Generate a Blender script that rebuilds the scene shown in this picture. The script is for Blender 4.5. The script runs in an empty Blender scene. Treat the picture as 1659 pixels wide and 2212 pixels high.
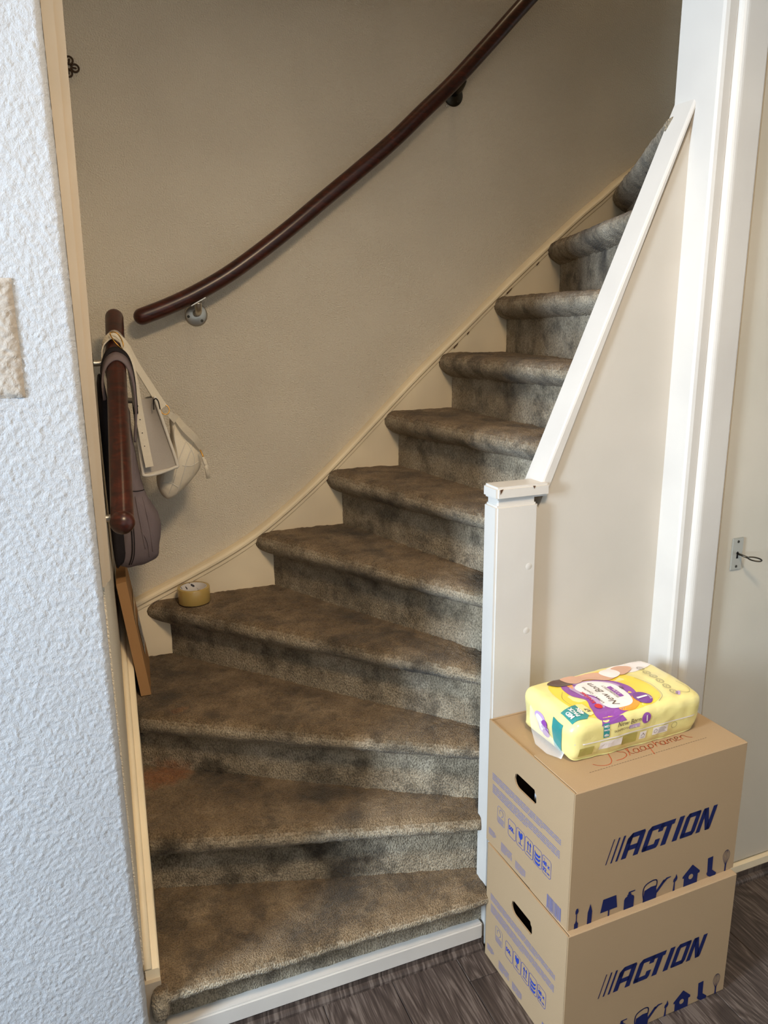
import bpy, bmesh, math, random
import numpy as np
from mathutils import Vector, Matrix

random.seed(7)
SC = bpy.context.scene
COL = SC.collection

# ------------------------------------------------------------------ camera, world, lights, exposure
CAM_H, PITCH, YAW, ROLL, FPX = 1.5901, 0.24755, 0.38053, -0.01102, 1653.1
cam_d = bpy.data.cameras.new('camera')
cam = bpy.data.objects.new('camera', cam_d)
COL.objects.link(cam)
cam_d.sensor_fit = 'VERTICAL'
cam_d.sensor_height = 36.0
cam_d.lens = FPX * 36.0 / 2212.0
cam_d.clip_start = 0.02
_cp, _sp, _cy, _sy = math.cos(PITCH), math.sin(PITCH), math.cos(YAW), math.sin(YAW)
_fw = Vector((_sy * _cp, _cy * _cp, -_sp)); _rt = Vector((_cy, -_sy, 0)); _up = _rt.cross(_fw)
_r2 = _rt * math.cos(ROLL) + _up * math.sin(ROLL); _u2 = -_rt * math.sin(ROLL) + _up * math.cos(ROLL)
_m = Matrix((_r2, _u2, -_fw)).transposed().to_4x4(); _m.translation = (0, 0, CAM_H)
cam.matrix_world = _m
SC.camera = cam

world = bpy.data.worlds.new('world'); SC.world = world; world.use_nodes = True
world.node_tree.nodes['Background'].inputs[0].default_value = (0.75, 0.86, 1.0, 1)
world.node_tree.nodes['Background'].inputs[1].default_value = 0.3

def area_light(name, loc, rot, sx, sy, power, color):
    d = bpy.data.lights.new(name, 'AREA'); d.shape = 'RECTANGLE'; d.size = sx; d.size_y = sy
    d.energy = power; d.color = color
    o = bpy.data.objects.new(name, d); COL.objects.link(o); o.location = loc; o.rotation_euler = rot
    return o
# daylight through the big window in the side wall of the living room (x = -2.66), and an added wide fill light behind the camera
area_light('window_daylight', (-2.60, 0.36, 1.70), (0, -math.pi / 2, 0), 1.25, 0.52, 210, (0.66, 0.82, 1.0))
area_light('back_fill', (0.5, -4.94, 1.55), (-math.pi / 2, 0, 0), 3.0, 1.7, 600, (0.84, 0.92, 1.0))
# the warm ceiling lamp of the room, above and in front of the stairs, and an added warm fill light high in the stairwell
lamp_d = bpy.data.lights.new('ceiling_lamp', 'AREA'); lamp_d.shape = 'DISK'; lamp_d.size = 0.36; lamp_d.energy = 34; lamp_d.color = (1.0, 0.74, 0.46)
lamp_o = bpy.data.objects.new('ceiling_lamp', lamp_d); COL.objects.link(lamp_o); lamp_o.location = (0.5, 0.38, 2.52)
area_light('stairwell_fill', (1.2, 1.95, 4.9), (0, 0, 0), 0.4, 0.4, 9.0, (1.0, 0.76, 0.48))
SC.view_settings.view_transform = 'Standard'
SC.view_settings.look = 'None'
SC.view_settings.gamma = 1.0
SC.view_settings.use_curve_mapping = False
SC.view_settings.exposure = 0.0

SC.cycles.max_bounces = 6
SC.cycles.diffuse_bounces = 4
SC.cycles.glossy_bounces = 2
SC.cycles.transmission_bounces = 2
SC.cycles.transparent_max_bounces = 6
SC.cycles.caustics_reflective = False
SC.cycles.caustics_refractive = False

# ------------------------------------------------------------------ helpers
def tag(o, label=None, cat=None, group=None, kind=None):
    if label: o['label'] = label
    if cat: o['category'] = cat
    if group: o['group'] = group
    if kind: o['kind'] = kind
    return o

def empty(name, loc=(0, 0, 0), rz=0.0):
    o = bpy.data.objects.new(name, None); COL.objects.link(o)
    o.empty_display_size = 0.05
    o.location = loc; o.rotation_euler = (0, 0, rz)
    return o

def parent_keep(o, par):
    """parts of empties without rotation keep world coordinates; the parent chain is translated only"""
    o.parent = par
    o.matrix_parent_inverse = Matrix.Translation(-par.location if par.get('_base') else Vector((0, 0, 0)))

def mk(name, verts, faces, mat=None, parent=None, smooth=False, local=False):
    me = bpy.data.meshes.new(name)
    me.from_pydata([tuple(v) for v in verts], [], faces)
    me.validate()
    bm = bmesh.new(); bm.from_mesh(me)
    bmesh.ops.recalc_face_normals(bm, faces=bm.faces)
    bm.to_mesh(me); bm.free()
    if smooth:
        me.polygons.foreach_set('use_smooth', [True] * len(me.polygons))
    o = bpy.data.objects.new(name, me); COL.objects.link(o)
    if mat: me.materials.append(mat)
    if parent is not None:
        if local: o.parent = parent
        else: parent_keep(o, parent)
    return o

def base(name, loc):
    """a thing whose parts are given in room coordinates"""
    o = empty(name, loc); o['_base'] = 1
    return o

class MB:
    def __init__(s): s.v = []; s.f = []
    def add(s, vs, fs):
        n = len(s.v); s.v += [tuple(v) for v in vs]; s.f += [tuple(i + n for i in f) for f in fs]; return s
    def box(s, x0, x1, y0, y1, z0, z1):
        return s.add([(x0, y0, z0), (x1, y0, z0), (x1, y1, z0), (x0, y1, z0), (x0, y0, z1), (x1, y0, z1), (x1, y1, z1), (x0, y1, z1)],
                     [(0, 3, 2, 1), (4, 5, 6, 7), (0, 1, 5, 4), (1, 2, 6, 5), (2, 3, 7, 6), (3, 0, 4, 7)])
    def bbox(s, x0, x1, y0, y1, z0, z1, b=0.004, seg=2):
        bm = bmesh.new(); bmesh.ops.create_cube(bm, size=1)
        for v in bm.verts:
            v.co = ((x0 + x1) / 2 + v.co.x * (x1 - x0), (y0 + y1) / 2 + v.co.y * (y1 - y0), (z0 + z1) / 2 + v.co.z * (z1 - z0))
        bmesh.ops.bevel(bm, geom=list(bm.edges), offset=b, segments=seg, affect='EDGES')
        bm.verts.index_update()
        s.add([tuple(v.co) for v in bm.verts], [tuple(v.index for v in f.verts) for f in bm.faces]); bm.free(); return s
    def prism(s, pts, axis, a, b):
        """polygon extruded along axis ('x': pts=(y,z); 'y': pts=(x,z); 'z': pts=(x,y))"""
        def P(p, t):
            return {'x': (t, p[0], p[1]), 'y': (p[0], t, p[1]), 'z': (p[0], p[1], t)}[axis]
        n = len(pts)
        s.add([P(p, a) for p in pts] + [P(p, b) for p in pts],
              [tuple(range(n)), tuple(range(2 * n - 1, n - 1, -1))] + [(i, (i + 1) % n, n + (i + 1) % n, n + i) for i in range(n)])
        return s
    def tube(s, path, r, n=12, cap='flat', closed=False):
        P = [Vector(p) for p in path]; m = len(P)
        rs = r if isinstance(r, (list, tuple)) else [r] * m
        T = []
        for i in range(m):
            a = P[(i - 1) % m] if (closed or i > 0) else P[i]; b = P[(i + 1) % m] if (closed or i < m - 1) else P[i]
            T.append((b - a).normalized())
        ref = Vector((0, 0, 1)) if abs(T[0].z) < 0.9 else Vector((1, 0, 0))
        u = (ref - T[0] * ref.dot(T[0])).normalized()
        rings = []
        for i in range(m):
            u = (u - T[i] * u.dot(T[i])).normalized(); w = T[i].cross(u)
            rings.append((P[i], T[i], u.copy(), w.copy(), rs[i]))
        if cap == 'round' and not closed:
            def hemi(rg, sgn):
                p, t, uu, ww, rr = rg; out = []
                for k in range(1, 6):
                    a = k / 5 * math.pi / 2
                    out.append((p + t * sgn * rr * math.sin(a), t, uu, ww, max(rr * math.cos(a), 1e-4)))
                return out
            rings = list(reversed(hemi(rings[0], -1))) + rings + hemi(rings[-1], 1)
        vs = []
        for p, t, uu, ww, rr in rings:
            for k in range(n):
                a = 2 * math.pi * k / n
                vs.append(p + (uu * math.cos(a) + ww * math.sin(a)) * rr)
        fs = []; M = len(rings)
        for i in range(M if closed else M - 1):
            j = (i + 1) % M
            for k in range(n):
                fs.append((i * n + k, i * n + (k + 1) % n, j * n + (k + 1) % n, j * n + k))
        if not closed:
            fs.append(tuple(range(n - 1, -1, -1))); fs.append(tuple((M - 1) * n + k for k in range(n)))
        return s.add(vs, fs)
    def lathe(s, prof, c, axis=(0, 0, 1), n=32):
        ax = Vector(axis).normalized(); ref = Vector((1, 0, 0)) if abs(ax.x) < 0.9 else Vector((0, 1, 0))
        u = (ref - ax * ref.dot(ax)).normalized(); w = ax.cross(u); c = Vector(c); vs = []; m = len(prof)
        for r, h in prof:
            for k in range(n):
                a = 2 * math.pi * k / n; vs.append(c + ax * h + (u * math.cos(a) + w * math.sin(a)) * max(r, 1e-5))
        fs = [(i * n + k, i * n + (k + 1) % n, (i + 1) * n + (k + 1) % n, (i + 1) * n + k) for i in range(m - 1) for k in range(n)]
        return s.add(vs, fs)
    def ribbon(s, path, side, width, th, closed=False):
        """flat strap: centre path, side = vector or list of width directions"""
        P = [Vector(p) for p in path]; m = len(P)
        S = [Vector(x).normalized() for x in (side if isinstance(side, list) else [side] * m)]
        W = width if isinstance(width, list) else [width] * m
        vs = []
        for i in range(m):
            t = (P[min(i + 1, m - 1)] - P[max(i - 1, 0)]).normalized(); sd = (S[i] - t * S[i].dot(t)).normalized(); nn = t.cross(sd)
            for a, b in ((-1, -1), (1, -1), (1, 1), (-1, 1)):
                vs.append(P[i] + sd * a * W[i] / 2 + nn * b * th / 2)
        fs = [(i * 4 + k, i * 4 + (k + 1) % 4, i * 4 + 4 + (k + 1) % 4, i * 4 + 4 + k) for i in range(m - 1) for k in range(4)]
        fs += [(3, 2, 1, 0), tuple((m - 1) * 4 + k for k in range(4))]
        return s.add(vs, fs)
    def pillow(s, outline, yc, th_f, th_b=None, n=7):
        """puffy body: outline in (x,z), thickness th_f towards the viewer side (-y) and th_b behind"""
        th_b = th_f if th_b is None else th_b
        cx = sum(p[0] for p in outline) / len(outline); cz = sum(p[1] for p in outline) / len(outline); m = len(outline)
        levels = []
        for k in range(n):
            a = math.pi / 2 * (k / (n - 1)); levels.append((max(math.sin(a), 0.02), -th_f * math.cos(a) ** 0.8))
        for k in range(n - 2, -1, -1):
            a = math.pi / 2 * (k / (n - 1)); levels.append((max(math.sin(a), 0.02), th_b * math.cos(a) ** 0.8))
        vs = [(cx + (p[0] - cx) * sc, yc + dy, cz + (p[1] - cz) * sc) for sc, dy in levels for p in outline]
        M = len(levels)
        fs = [(i * m + k, i * m + (k + 1) % m, (i + 1) * m + (k + 1) % m, (i + 1) * m + k) for i in range(M - 1) for k in range(m)]
        fs += [tuple(range(m - 1, -1, -1)), tuple((M - 1) * m + k for k in range(m))]
        return s.add(vs, fs)
    def build(s, name, mat, parent=None, smooth=False, local=False):
        return mk(name, s.v, s.f, mat, parent, smooth, local)

def smooth_path(pts, n=8, closed=False):
    """Catmull-Rom through points"""
    P = [Vector(p) for p in pts]; out = []; m = len(P)
    rng = range(m if closed else m - 1)
    for i in rng:
        g = (lambda k: P[k % m]) if closed else (lambda k: P[max(0, min(m - 1, k))])
        a, b, c, d = g(i - 1), g(i), g(i + 1), g(i + 2)
        for k in range(n):
            t = k / n
            out.append(0.5 * ((2 * b) + (c - a) * t + (2 * a - 5 * b + 4 * c - d) * t * t + (-a + 3 * b - 3 * c + d) * t ** 3))
    if not closed: out.append(P[-1])
    return out

def smooth2(pts, n=8, closed=False):
    return [(v.x, v.y) for v in smooth_path([(p[0], p[1], 0) for p in pts], n, closed)]

def _hash(ix, iy, iz, seed):
    h = (ix.astype(np.int64) * 374761393 + iy.astype(np.int64) * 668265263 + iz.astype(np.int64) * 2147483647 + seed * 144665) & 0xffffffff
    h = ((h ^ (h >> 13)) * 1274126177) & 0xffffffff
    h = h ^ (h >> 16)
    return (h & 0xffff) / 65535.0

def vnoise(P, scale, seed=0):
    Q = P * scale; I = np.floor(Q).astype(np.int64); F = Q - I; F = F * F * (3 - 2 * F); r = np.zeros(len(P))
    for dx in (0, 1):
        for dy in (0, 1):
            for dz in (0, 1):
                w = (F[:, 0] if dx else 1 - F[:, 0]) * (F[:, 1] if dy else 1 - F[:, 1]) * (F[:, 2] if dz else 1 - F[:, 2])
                r += w * _hash(I[:, 0] + dx, I[:, 1] + dy, I[:, 2] + dz, seed)
    return r * 2 - 1

def roughen(o, terms):
    me = o.data; n = len(me.vertices)
    co = np.empty(n * 3); me.vertices.foreach_get('co', co); co = co.reshape(-1, 3)
    no = np.array([tuple(v.vector) for v in me.vertex_normals])
    d = np.zeros(n)
    for amp, sc, seed in terms: d += amp * vnoise(co, sc, seed)
    co += no * d[:, None]
    me.vertices.foreach_set('co', co.ravel()); me.update()

# ------------------------------------------------------------------ materials
def lin(c):
    f = lambda x: x / 12.92 if x <= 0.04045 else ((x + 0.055) / 1.055) ** 2.4
    return tuple(f(x / 255.0) for x in c) + (1.0,)

class M:
    """small node-material builder"""
    def __init__(s, name, rgb, rough=0.6, spec=0.3, metal=0.0):
        s.m = bpy.data.materials.new(name); s.m.use_nodes = True; s.t = s.m.node_tree; s.b = s.t.nodes['Principled BSDF']
        s.b.inputs['Base Color'].default_value = lin(rgb); s.b.inputs['Roughness'].default_value = rough
        s.b.inputs['Specular IOR Level'].default_value = spec; s.b.inputs['Metallic'].default_value = metal
        s.tc = s.t.nodes.new('ShaderNodeTexCoord'); s.co = s.tc.outputs['Object']; s.bump_in = None
    def n(s, typ, **kw):
        x = s.t.nodes.new(typ)
        for k, v in kw.items():
            if k in x.inputs: x.inputs[k].default_value = v
            else: setattr(x, k, v)
        return x
    def link(s, a, b): s.t.links.new(a, b)
    def mapping(s, scale=(1, 1, 1), rot=(0, 0, 0), loc=(0, 0, 0)):
        x = s.n('ShaderNodeMapping'); x.inputs['Scale'].default_value = scale; x.inputs['Rotation'].default_value = rot; x.inputs['Location'].default_value = loc
        s.link(s.co, x.inputs['Vector']); return x.outputs[0]
    def noise(s, scale, detail=2, rough=0.5, vec=None, dist=0.0):
        x = s.n('ShaderNodeTexNoise', Scale=scale, Detail=detail, Roughness=rough, Distortion=dist)
        s.link(vec or s.co, x.inputs['Vector']); return x.outputs['Fac']
    def ramp(s, fac, stops):
        x = s.n('ShaderNodeValToRGB'); e = x.color_ramp.elements
        while len(e) < len(stops): e.new(0.5)
        for k, (p, c) in enumerate(stops):
            e[k].position = p; e[k].color = lin(c) if len(c) == 3 else c
        s.link(fac, x.inputs[0]); return x.outputs[0]
    def mix(s, fac, a, b, mode='MIX'):
        x = s.n('ShaderNodeMix', data_type='RGBA', blend_type=mode)
        for sock, val in ((x.inputs[0], fac), (x.inputs[6], a), (x.inputs[7], b)):
            if isinstance(val, bpy.types.NodeSocket): s.link(val, sock)
            elif isinstance(val, (int, float)): sock.default_value = val
            else: sock.default_value = lin(val) if len(val) == 3 else val
        return x.outputs[2]
    def color(s, sock): s.link(sock, s.b.inputs['Base Color']); return s
    def bump(s, h, strength=0.5, dist=0.002):
        x = s.n('ShaderNodeBump', Strength=strength, Distance=dist); s.link(h, x.inputs['Height'])
        if s.bump_in: s.link(s.bump_in, x.inputs['Normal'])
        s.bump_in = x.outputs[0]; s.link(x.outputs[0], s.b.inputs['Normal']); return s

def paint(name, rgb, rough=0.42, var=0.04, spec=0.35):
    k = M(name, rgb, rough, spec)
    d = tuple(max(0, int(c * (1 - var))) for c in rgb)
    k.color(k.mix(k.ramp(k.noise(4, 2, 0.6), [(0.35, (0, 0, 0)), (0.7, (255, 255, 255))]), rgb, d))
    k.bump(k.noise(60, 1, 0.6, k.mapping((1, 1, 0.25))), 0.12, 0.002)
    return k.m

def plaster(name, rgb, strength, dist, scale, dark=0.9):
    k = M(name, rgb, 0.85, 0.15)
    k.color(k.mix(k.ramp(k.noise(2.2, 2, 0.6), [(0.3, (0, 0, 0)), (0.75, (255, 255, 255))]), rgb, tuple(int(c * dark) for c in rgb)))
    k.bump(k.noise(scale, 2, 0.62), strength, dist)
    return k.m

MAT = {}
MAT['plaster_white'] = plaster('plaster_white', (174, 176, 179), 0.4, 0.003, 340, 0.97)
MAT['plaster_far'] = plaster('plaster_far', (228, 219, 201), 0.9, 0.006, 240, 0.93)
MAT['white_paint'] = paint('white_paint', (206, 201, 193), 0.36)
MAT['cream_paint'] = paint('cream_paint', (246, 231, 200), 0.42, 0.08)
MAT['cream_paint_shaded'] = paint('cream_paint_shaded', (184, 171, 152), 0.45, 0.08)  # cream paint darkened: weaker light on the jamb pieces is put into the colour
MAT['panel_paint'] = paint('panel_paint', (202, 195, 184), 0.4, 0.03)
MAT['door_paint'] = paint('door_paint', (206, 198, 182), 0.45, 0.03)
MAT['ceiling'] = M('ceiling_paint', (228, 226, 220), 0.8, 0.1).m
MAT['shade'] = M('dark_gap', (22, 19, 16), 0.9, 0.1).m

def carpet():
    k = M('carpet', (112, 98, 80), 0.95, 0.08)
    big = k.noise(3.4, 4, 0.65); mid = k.noise(9, 4, 0.66)
    worn = k.ramp(mid, [(0.30, (94, 77, 56)), (0.50, (130, 109, 82)), (0.70, (156, 135, 107))])      # walked-on pile, brown with dirt
    clean = k.ramp(mid, [(0.30, (142, 127, 104)), (0.52, (174, 160, 136)), (0.72, (194, 180, 157))])  # fronts keep more of the grey
    ge = k.n('ShaderNodeNewGeometry'); sx_ = k.n('ShaderNodeSeparateXYZ'); k.link(ge.outputs['True Normal'], sx_.inputs[0])
    mr = k.n('ShaderNodeMapRange', interpolation_type='SMOOTHSTEP'); mr.inputs['From Min'].default_value = 0.25; mr.inputs['From Max'].default_value = 0.9; k.link(sx_.outputs['Z'], mr.inputs['Value'])
    c = k.mix(mr.outputs[0], clean, worn)
    stain = k.ramp(big, [(0.32, (255, 255, 255)), (0.46, (110, 110, 110)), (0.56, (0, 0, 0))])
    c = k.mix(stain, c, (70, 60, 47))
    spot = k.ramp(k.noise(12, 4, 0.64, k.mapping((1, 1, 1), loc=(3, 1, 2))), [(0.52, (0, 0, 0)), (0.66, (200, 200, 200))])
    c = k.mix(spot, c, (66, 57, 46))
    def blot(center, rad, col, c):
        v = k.n('ShaderNodeVectorMath', operation='SUBTRACT'); k.link(k.co, v.inputs[0]); v.inputs[1].default_value = center
        v2 = k.n('ShaderNodeVectorMath', operation='DIVIDE'); k.link(v.outputs[0], v2.inputs[0]); v2.inputs[1].default_value = rad
        ln = k.n('ShaderNodeVectorMath', operation='LENGTH'); k.link(v2.outputs[0], ln.inputs[0])
        ad = k.n('ShaderNodeMath', operation='ADD'); k.link(ln.outputs['Value'], ad.inputs[0])
        sc = k.n('ShaderNodeMath', operation='MULTIPLY_ADD'); k.link(k.noise(30, 1, 0.6), sc.inputs[0]); sc.inputs[1].default_value = 0.9; sc.inputs[2].default_value = -0.45
        k.link(sc.outputs[0], ad.inputs[1])
        return k.mix(k.ramp(ad.outputs[0], [(0.45, (190, 190, 190)), (1.05, (0, 0, 0))]), c, col)
    c = blot((0.125, 1.975, 0.369), (0.090, 0.065, 0.05), (168, 98, 46), c)      # the bleached orange patch
    c = blot((0.185, 1.985, 0.53), (0.035, 0.025, 0.04), (160, 104, 56), c)
    fine = k.noise(300, 1, 0.6, k.mapping((1, 1, 0.6)))
    c = k.mix(k.ramp(fine, [(0.36, (190, 190, 190)), (0.6, (0, 0, 0))]), c, (70, 60, 48), 'MULTIPLY')
    k.color(c)
    k.bump(fine, 0.9, 0.006)
    k.b.inputs['Sheen Weight'].default_value = 0.10
    k.b.inputs['Sheen Roughness'].default_value = 0.6
    return k.m
MAT['carpet'] = carpet()

def mahogany():
    k = M('mahogany', (84, 36, 24), 0.3, 0.5)
    g = k.noise(70, 4, 0.6, k.mapping((0.35, 0.35, 1.0), (0, 0.7, 0)), 1.2)
    k.color(k.ramp(g, [(0.3, (34, 15, 12)), (0.55, (62, 26, 18)), (0.75, (86, 37, 24))]))
    k.bump(g, 0.06, 0.001)
    return k.m
MAT['mahogany'] = mahogany()

def vinyl_wood():
    k = M('floor_wood', (96, 84, 76), 0.5, 0.35)
    oi = k.n('ShaderNodeObjectInfo')
    cmb = k.n('ShaderNodeCombineXYZ'); ml = k.n('ShaderNodeMath', operation='MULTIPLY'); k.link(oi.outputs['Random'], ml.inputs[0]); ml.inputs[1].default_value = 37.0
    k.link(ml.outputs[0], cmb.inputs[1]); k.link(ml.outputs[0], cmb.inputs[0])
    ad = k.n('ShaderNodeVectorMath', operation='ADD'); k.link(k.co, ad.inputs[0]); k.link(cmb.outputs[0], ad.inputs[1])
    def stretched(sx, sy):
        mp = k.n('ShaderNodeMapping'); mp.inputs['Scale'].default_value = (sx, sy, 1.0); k.link(ad.outputs[0], mp.inputs['Vector']); return mp.outputs[0]
    # cathedral grain: contour lines of a stretched noise field
    field = k.noise(1.0, 2, 0.5, stretched(9.0, 1.3), 0.6)
    ms = k.n('ShaderNodeMath', operation='MULTIPLY'); k.link(field, ms.inputs[0]); ms.inputs[1].default_value = 34.0
    pp_ = k.n('ShaderNodeMath', operation='PINGPONG'); k.link(ms.outputs[0], pp_.inputs[0]); pp_.inputs[1].default_value = 1.0
    fine = k.noise(1.0, 4, 0.65, stretched(260.0, 9.0)); tone = k.noise(1.0, 3, 0.5, stretched(14.0, 2.0))
    m1 = k.n('ShaderNodeMath', operation='MULTIPLY_ADD'); k.link(pp_.outputs[0], m1.inputs[0]); m1.inputs[1].default_value = 0.22; k.link(fine, m1.inputs[2])
    m2 = k.n('ShaderNodeMath', operation='MULTIPLY_ADD'); k.link(tone, m2.inputs[0]); m2.inputs[1].default_value = 0.55; k.link(m1.outputs[0], m2.inputs[2])
    k.color(k.ramp(m2.outputs[0], [(0.55, (38, 31, 28)), (0.80, (62, 52, 47)), (0.98, (82, 71, 65)), (1.12, (100, 89, 82))]))
    k.bump(m1.outputs[0], 0.2, 0.001)
    return k.m
MAT['floor_wood'] = vinyl_wood()
MAT['skirting_wood'] = vinyl_wood()

def cardboard(name, rgb=(168, 142, 110)):
    k = M(name, rgb, 0.8, 0.15)
    f = k.noise(700, 2, 0.5)
    c = k.mix(k.ramp(f, [(0.4, (120, 120, 120)), (0.6, (0, 0, 0))]), rgb, tuple(int(x * 0.86) for x in rgb))
    c = k.mix(k.ramp(k.noise(5, 3, 0.5), [(0.4, (0, 0, 0)), (0.8, (120, 120, 120))]), c, tuple(int(x * 0.93) for x in rgb))
    k.color(c); k.bump(k.noise(35, 3, 0.5, k.mapping((4, 1, 1))), 0.05, 0.001)
    return k.m
MAT['cardboard'] = cardboard('cardboard')
MAT['cardboard_b'] = cardboard('cardboard_brown', (168, 128, 86))
MAT['cardboard_in'] = cardboard('cardboard_inside', (120, 92, 64))
MAT['ink_navy'] = M('ink_navy', (20, 30, 80), 0.7, 0.2).m
MAT['ink_blue'] = M('ink_blue', (38, 62, 152), 0.7, 0.2).m
MAT['ink_faint'] = M('ink_faint', (118, 116, 150), 0.8, 0.1).m
MAT['marker_red'] = M('marker_orange', (206, 98, 62), 0.7, 0.2).m
MAT['dot_grey'] = M('print_grey', (108, 94, 78), 0.8, 0.1).m
MAT['steel'] = M('brushed_steel', (190, 184, 172), 0.32, 0.5, 1.0).m
MAT['steel_dark'] = M('dark_steel', (70, 66, 58), 0.35, 0.5, 1.0).m
MAT['alu'] = M('aluminium', (176, 174, 164), 0.45, 0.5, 0.35).m
MAT['brass'] = M('brass', (196, 150, 78), 0.3, 0.5, 1.0).m
MAT['bronze'] = M('dark_bronze', (64, 46, 28), 0.5, 0.4, 0.4).m
MAT['black'] = M('black_thread', (20, 19, 20), 0.7, 0.2).m

def fabric(name, rgb, rough=0.9, bs=900, st=0.3, wr=18):
    k = M(name, rgb, rough, 0.15)
    k.color(k.mix(k.ramp(k.noise(300, 2), [(0.4, (90, 90, 90)), (0.6, (0, 0, 0))]), rgb, tuple(int(x * 0.85) for x in rgb)))
    k.bump(k.noise(bs, 2), st, 0.001); k.bump(k.noise(wr, 3, 0.5, dist=0.8), 0.35, 0.008)
    return k.m
MAT['bag_grey'] = fabric('mauve_grey_fabric', (122, 110, 112))
MAT['bag_grey_dark'] = fabric('dark_lining', (42, 38, 40))
MAT['leather_cream'] = fabric('cream_leather', (222, 212, 192), 0.5, 500, 0.12, 26)
MAT['leather_white'] = fabric('off_white_leather', (212, 206, 194), 0.5, 500, 0.1, 10)
MAT['gusset'] = fabric('grey_white_gusset', (176, 168, 158), 0.6, 500, 0.1, 8)

# ------------------------------------------------------------------ the setting
def struct(o): o['kind'] = 'structure'; return o
WY = 1.40            # face of the textured wall beside the stairs
FY = 2.40            # stairwell far wall
SF = 2.371           # face of the stringer on the far wall
R_ = 0.1844          # riser height
def left_x(y): return 0.048 + 0.05 * (y - 1.5)     # face of the stringer on the side wall

# textured wall with a soft, granular corner
def textured_wall():
    d = 0.0026; prof = []
    x = -0.36
    while x < -0.0005: prof.append((x, WY, 0, -1)); x += d
    for k in range(7):
        a = k / 6 * math.pi / 2
        prof.append((0.0 + 0.012 * math.sin(a), WY + 0.012 - 0.012 * math.cos(a), math.sin(a), -math.cos(a)))
    for k in range(1, 16): prof.append((0.012, WY + 0.012 + k * 0.0034, 1, 0))
    n = len(prof); z0, z1 = 0.0, 2.6; rows = int((2.25) / d)
    zs = [k * d for k in range(rows)] + [2.6]
    P = np.array([(p[0], p[1], z) for z in zs for p in prof]); N = np.array([(p[2], p[3], 0) for z in zs for p in prof])
    nz = 0.65 * vnoise(P, 235, 1) + 0.5 * vnoise(P, 370, 2) + 0.2 * vnoise(P, 80, 3)
    nz = np.clip(nz, -0.45, 0.8)
    amp = np.array([(0.00125 if p[1] < WY + 0.013 else 0.0005) for z in zs for p in prof])
    amp[:n] *= 1
    P = P + N * (nz * amp)[:, None]
    fs = [(i * n + k, i * n + k + 1, (i + 1) * n + k + 1, (i + 1) * n + k) for i in range(len(zs) - 1) for k in range(n - 1)]
    vs = P.tolist(); b = len(vs)
    vs += [(-2.66, WY, 0), (-0.3601, WY, 0), (-0.3601, WY, 2.6), (-2.66, WY, 2.6)]
    fs.append((b, b + 1, b + 2, b + 3))
    return struct(mk('wall_left', vs, fs, MAT['plaster_white'], smooth=True))
textured_wall()

struct(MB().prism([(-0.3, 1.455), (0.012, 1.455), (0.012, 1.47), (left_x(1.47) - 0.0305, 1.47), (left_x(2.42) - 0.0305, 2.42), (-0.3, 2.42)], 'z', 0, 5.0)
       .build('wall_stairwell_side', MAT['plaster_far']))
struct(MB().box(-0.3, 2.5, FY, FY + 0.1, 0, 5.0).build('wall_far', MAT['plaster_far']))
struct(MB().box(2.25, 2.4, 1.5, FY, 0, 5.0).build('wall_stairwell_end', MAT['plaster_far']))
struct(MB().box(-0.3, 2.5, 1.41, 1.5, 2.6, 5.0).build('wall_stairwell_front', MAT['plaster_far']))
struct(MB().box(-0.3, 2.5, 1.4, 2.5, 5.0, 5.1).build('ceiling_stairwell', MAT['ceiling']))
struct(MB().box(1.36, 3.05, 1.425, 1.47, 0, 2.6).build('wall_right', MAT['door_paint']))
struct(MB().box(-2.76, 3.05, -5.0, 1.42, 2.6, 2.7).build('ceiling', MAT['ceiling']))
struct(MB().box(3.0, 3.1, -5.0, 1.45, 0, 2.6).build('wall_east', MAT['ceiling']))
w = MB()
w.box(-2.76, -2.66, -5.0, 0.08, 0, 2.6).box(-2.76, -2.66, 0.64, 1.45, 0, 2.6).box(-2.76, -2.66, 0.08, 0.64, 0, 1.05).box(-2.76, -2.66, 0.08, 0.64, 2.35, 2.6)
struct(w.build('wall_window', MAT['ceiling']))
w = MB()
w.box(-2.76, -1.05, -5.1, -5.0, 0, 2.6).box(2.05, 3.1, -5.1, -5.0, 0, 2.6).box(-1.05, 2.05, -5.1, -5.0, 0, 0.68).box(-1.05, 2.05, -5.1, -5.0, 2.42, 2.6)
struct(w.build('wall_back', MAT['ceiling']))

# floor with planks (they run away from the camera)
fl = struct(MB().box(-2.76, 3.1, -5.1, 2.5, -0.06, -0.004).build('floor', MAT['shade']))
PW = 0.178; rng = random.Random(3)
x = -1.02; i = 0
while x < 3.0:
    y = -1.4 - rng.random() * 0.9
    while y < 1.47:
        y2 = min(y + 1.22, 1.47)
        if y2 > -1.0 and y2 - y > 0.02:
            MB().bbox(x + 0.0006, min(x + PW, 3.0) - 0.0006, y + 0.0006, y2 - 0.0006, -0.012, 0.0, 0.0012, 1).build('plank', MAT['floor_wood'], fl)
        y = y2
    x += PW
struct(MB().box(-2.66, 3.0, -5.0, -1.02, -0.004, -0.0005).box(-2.66, -1.03, -1.02, 1.42, -0.004, -0.0005).build('floor_room', MAT['floor_wood']))

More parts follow.
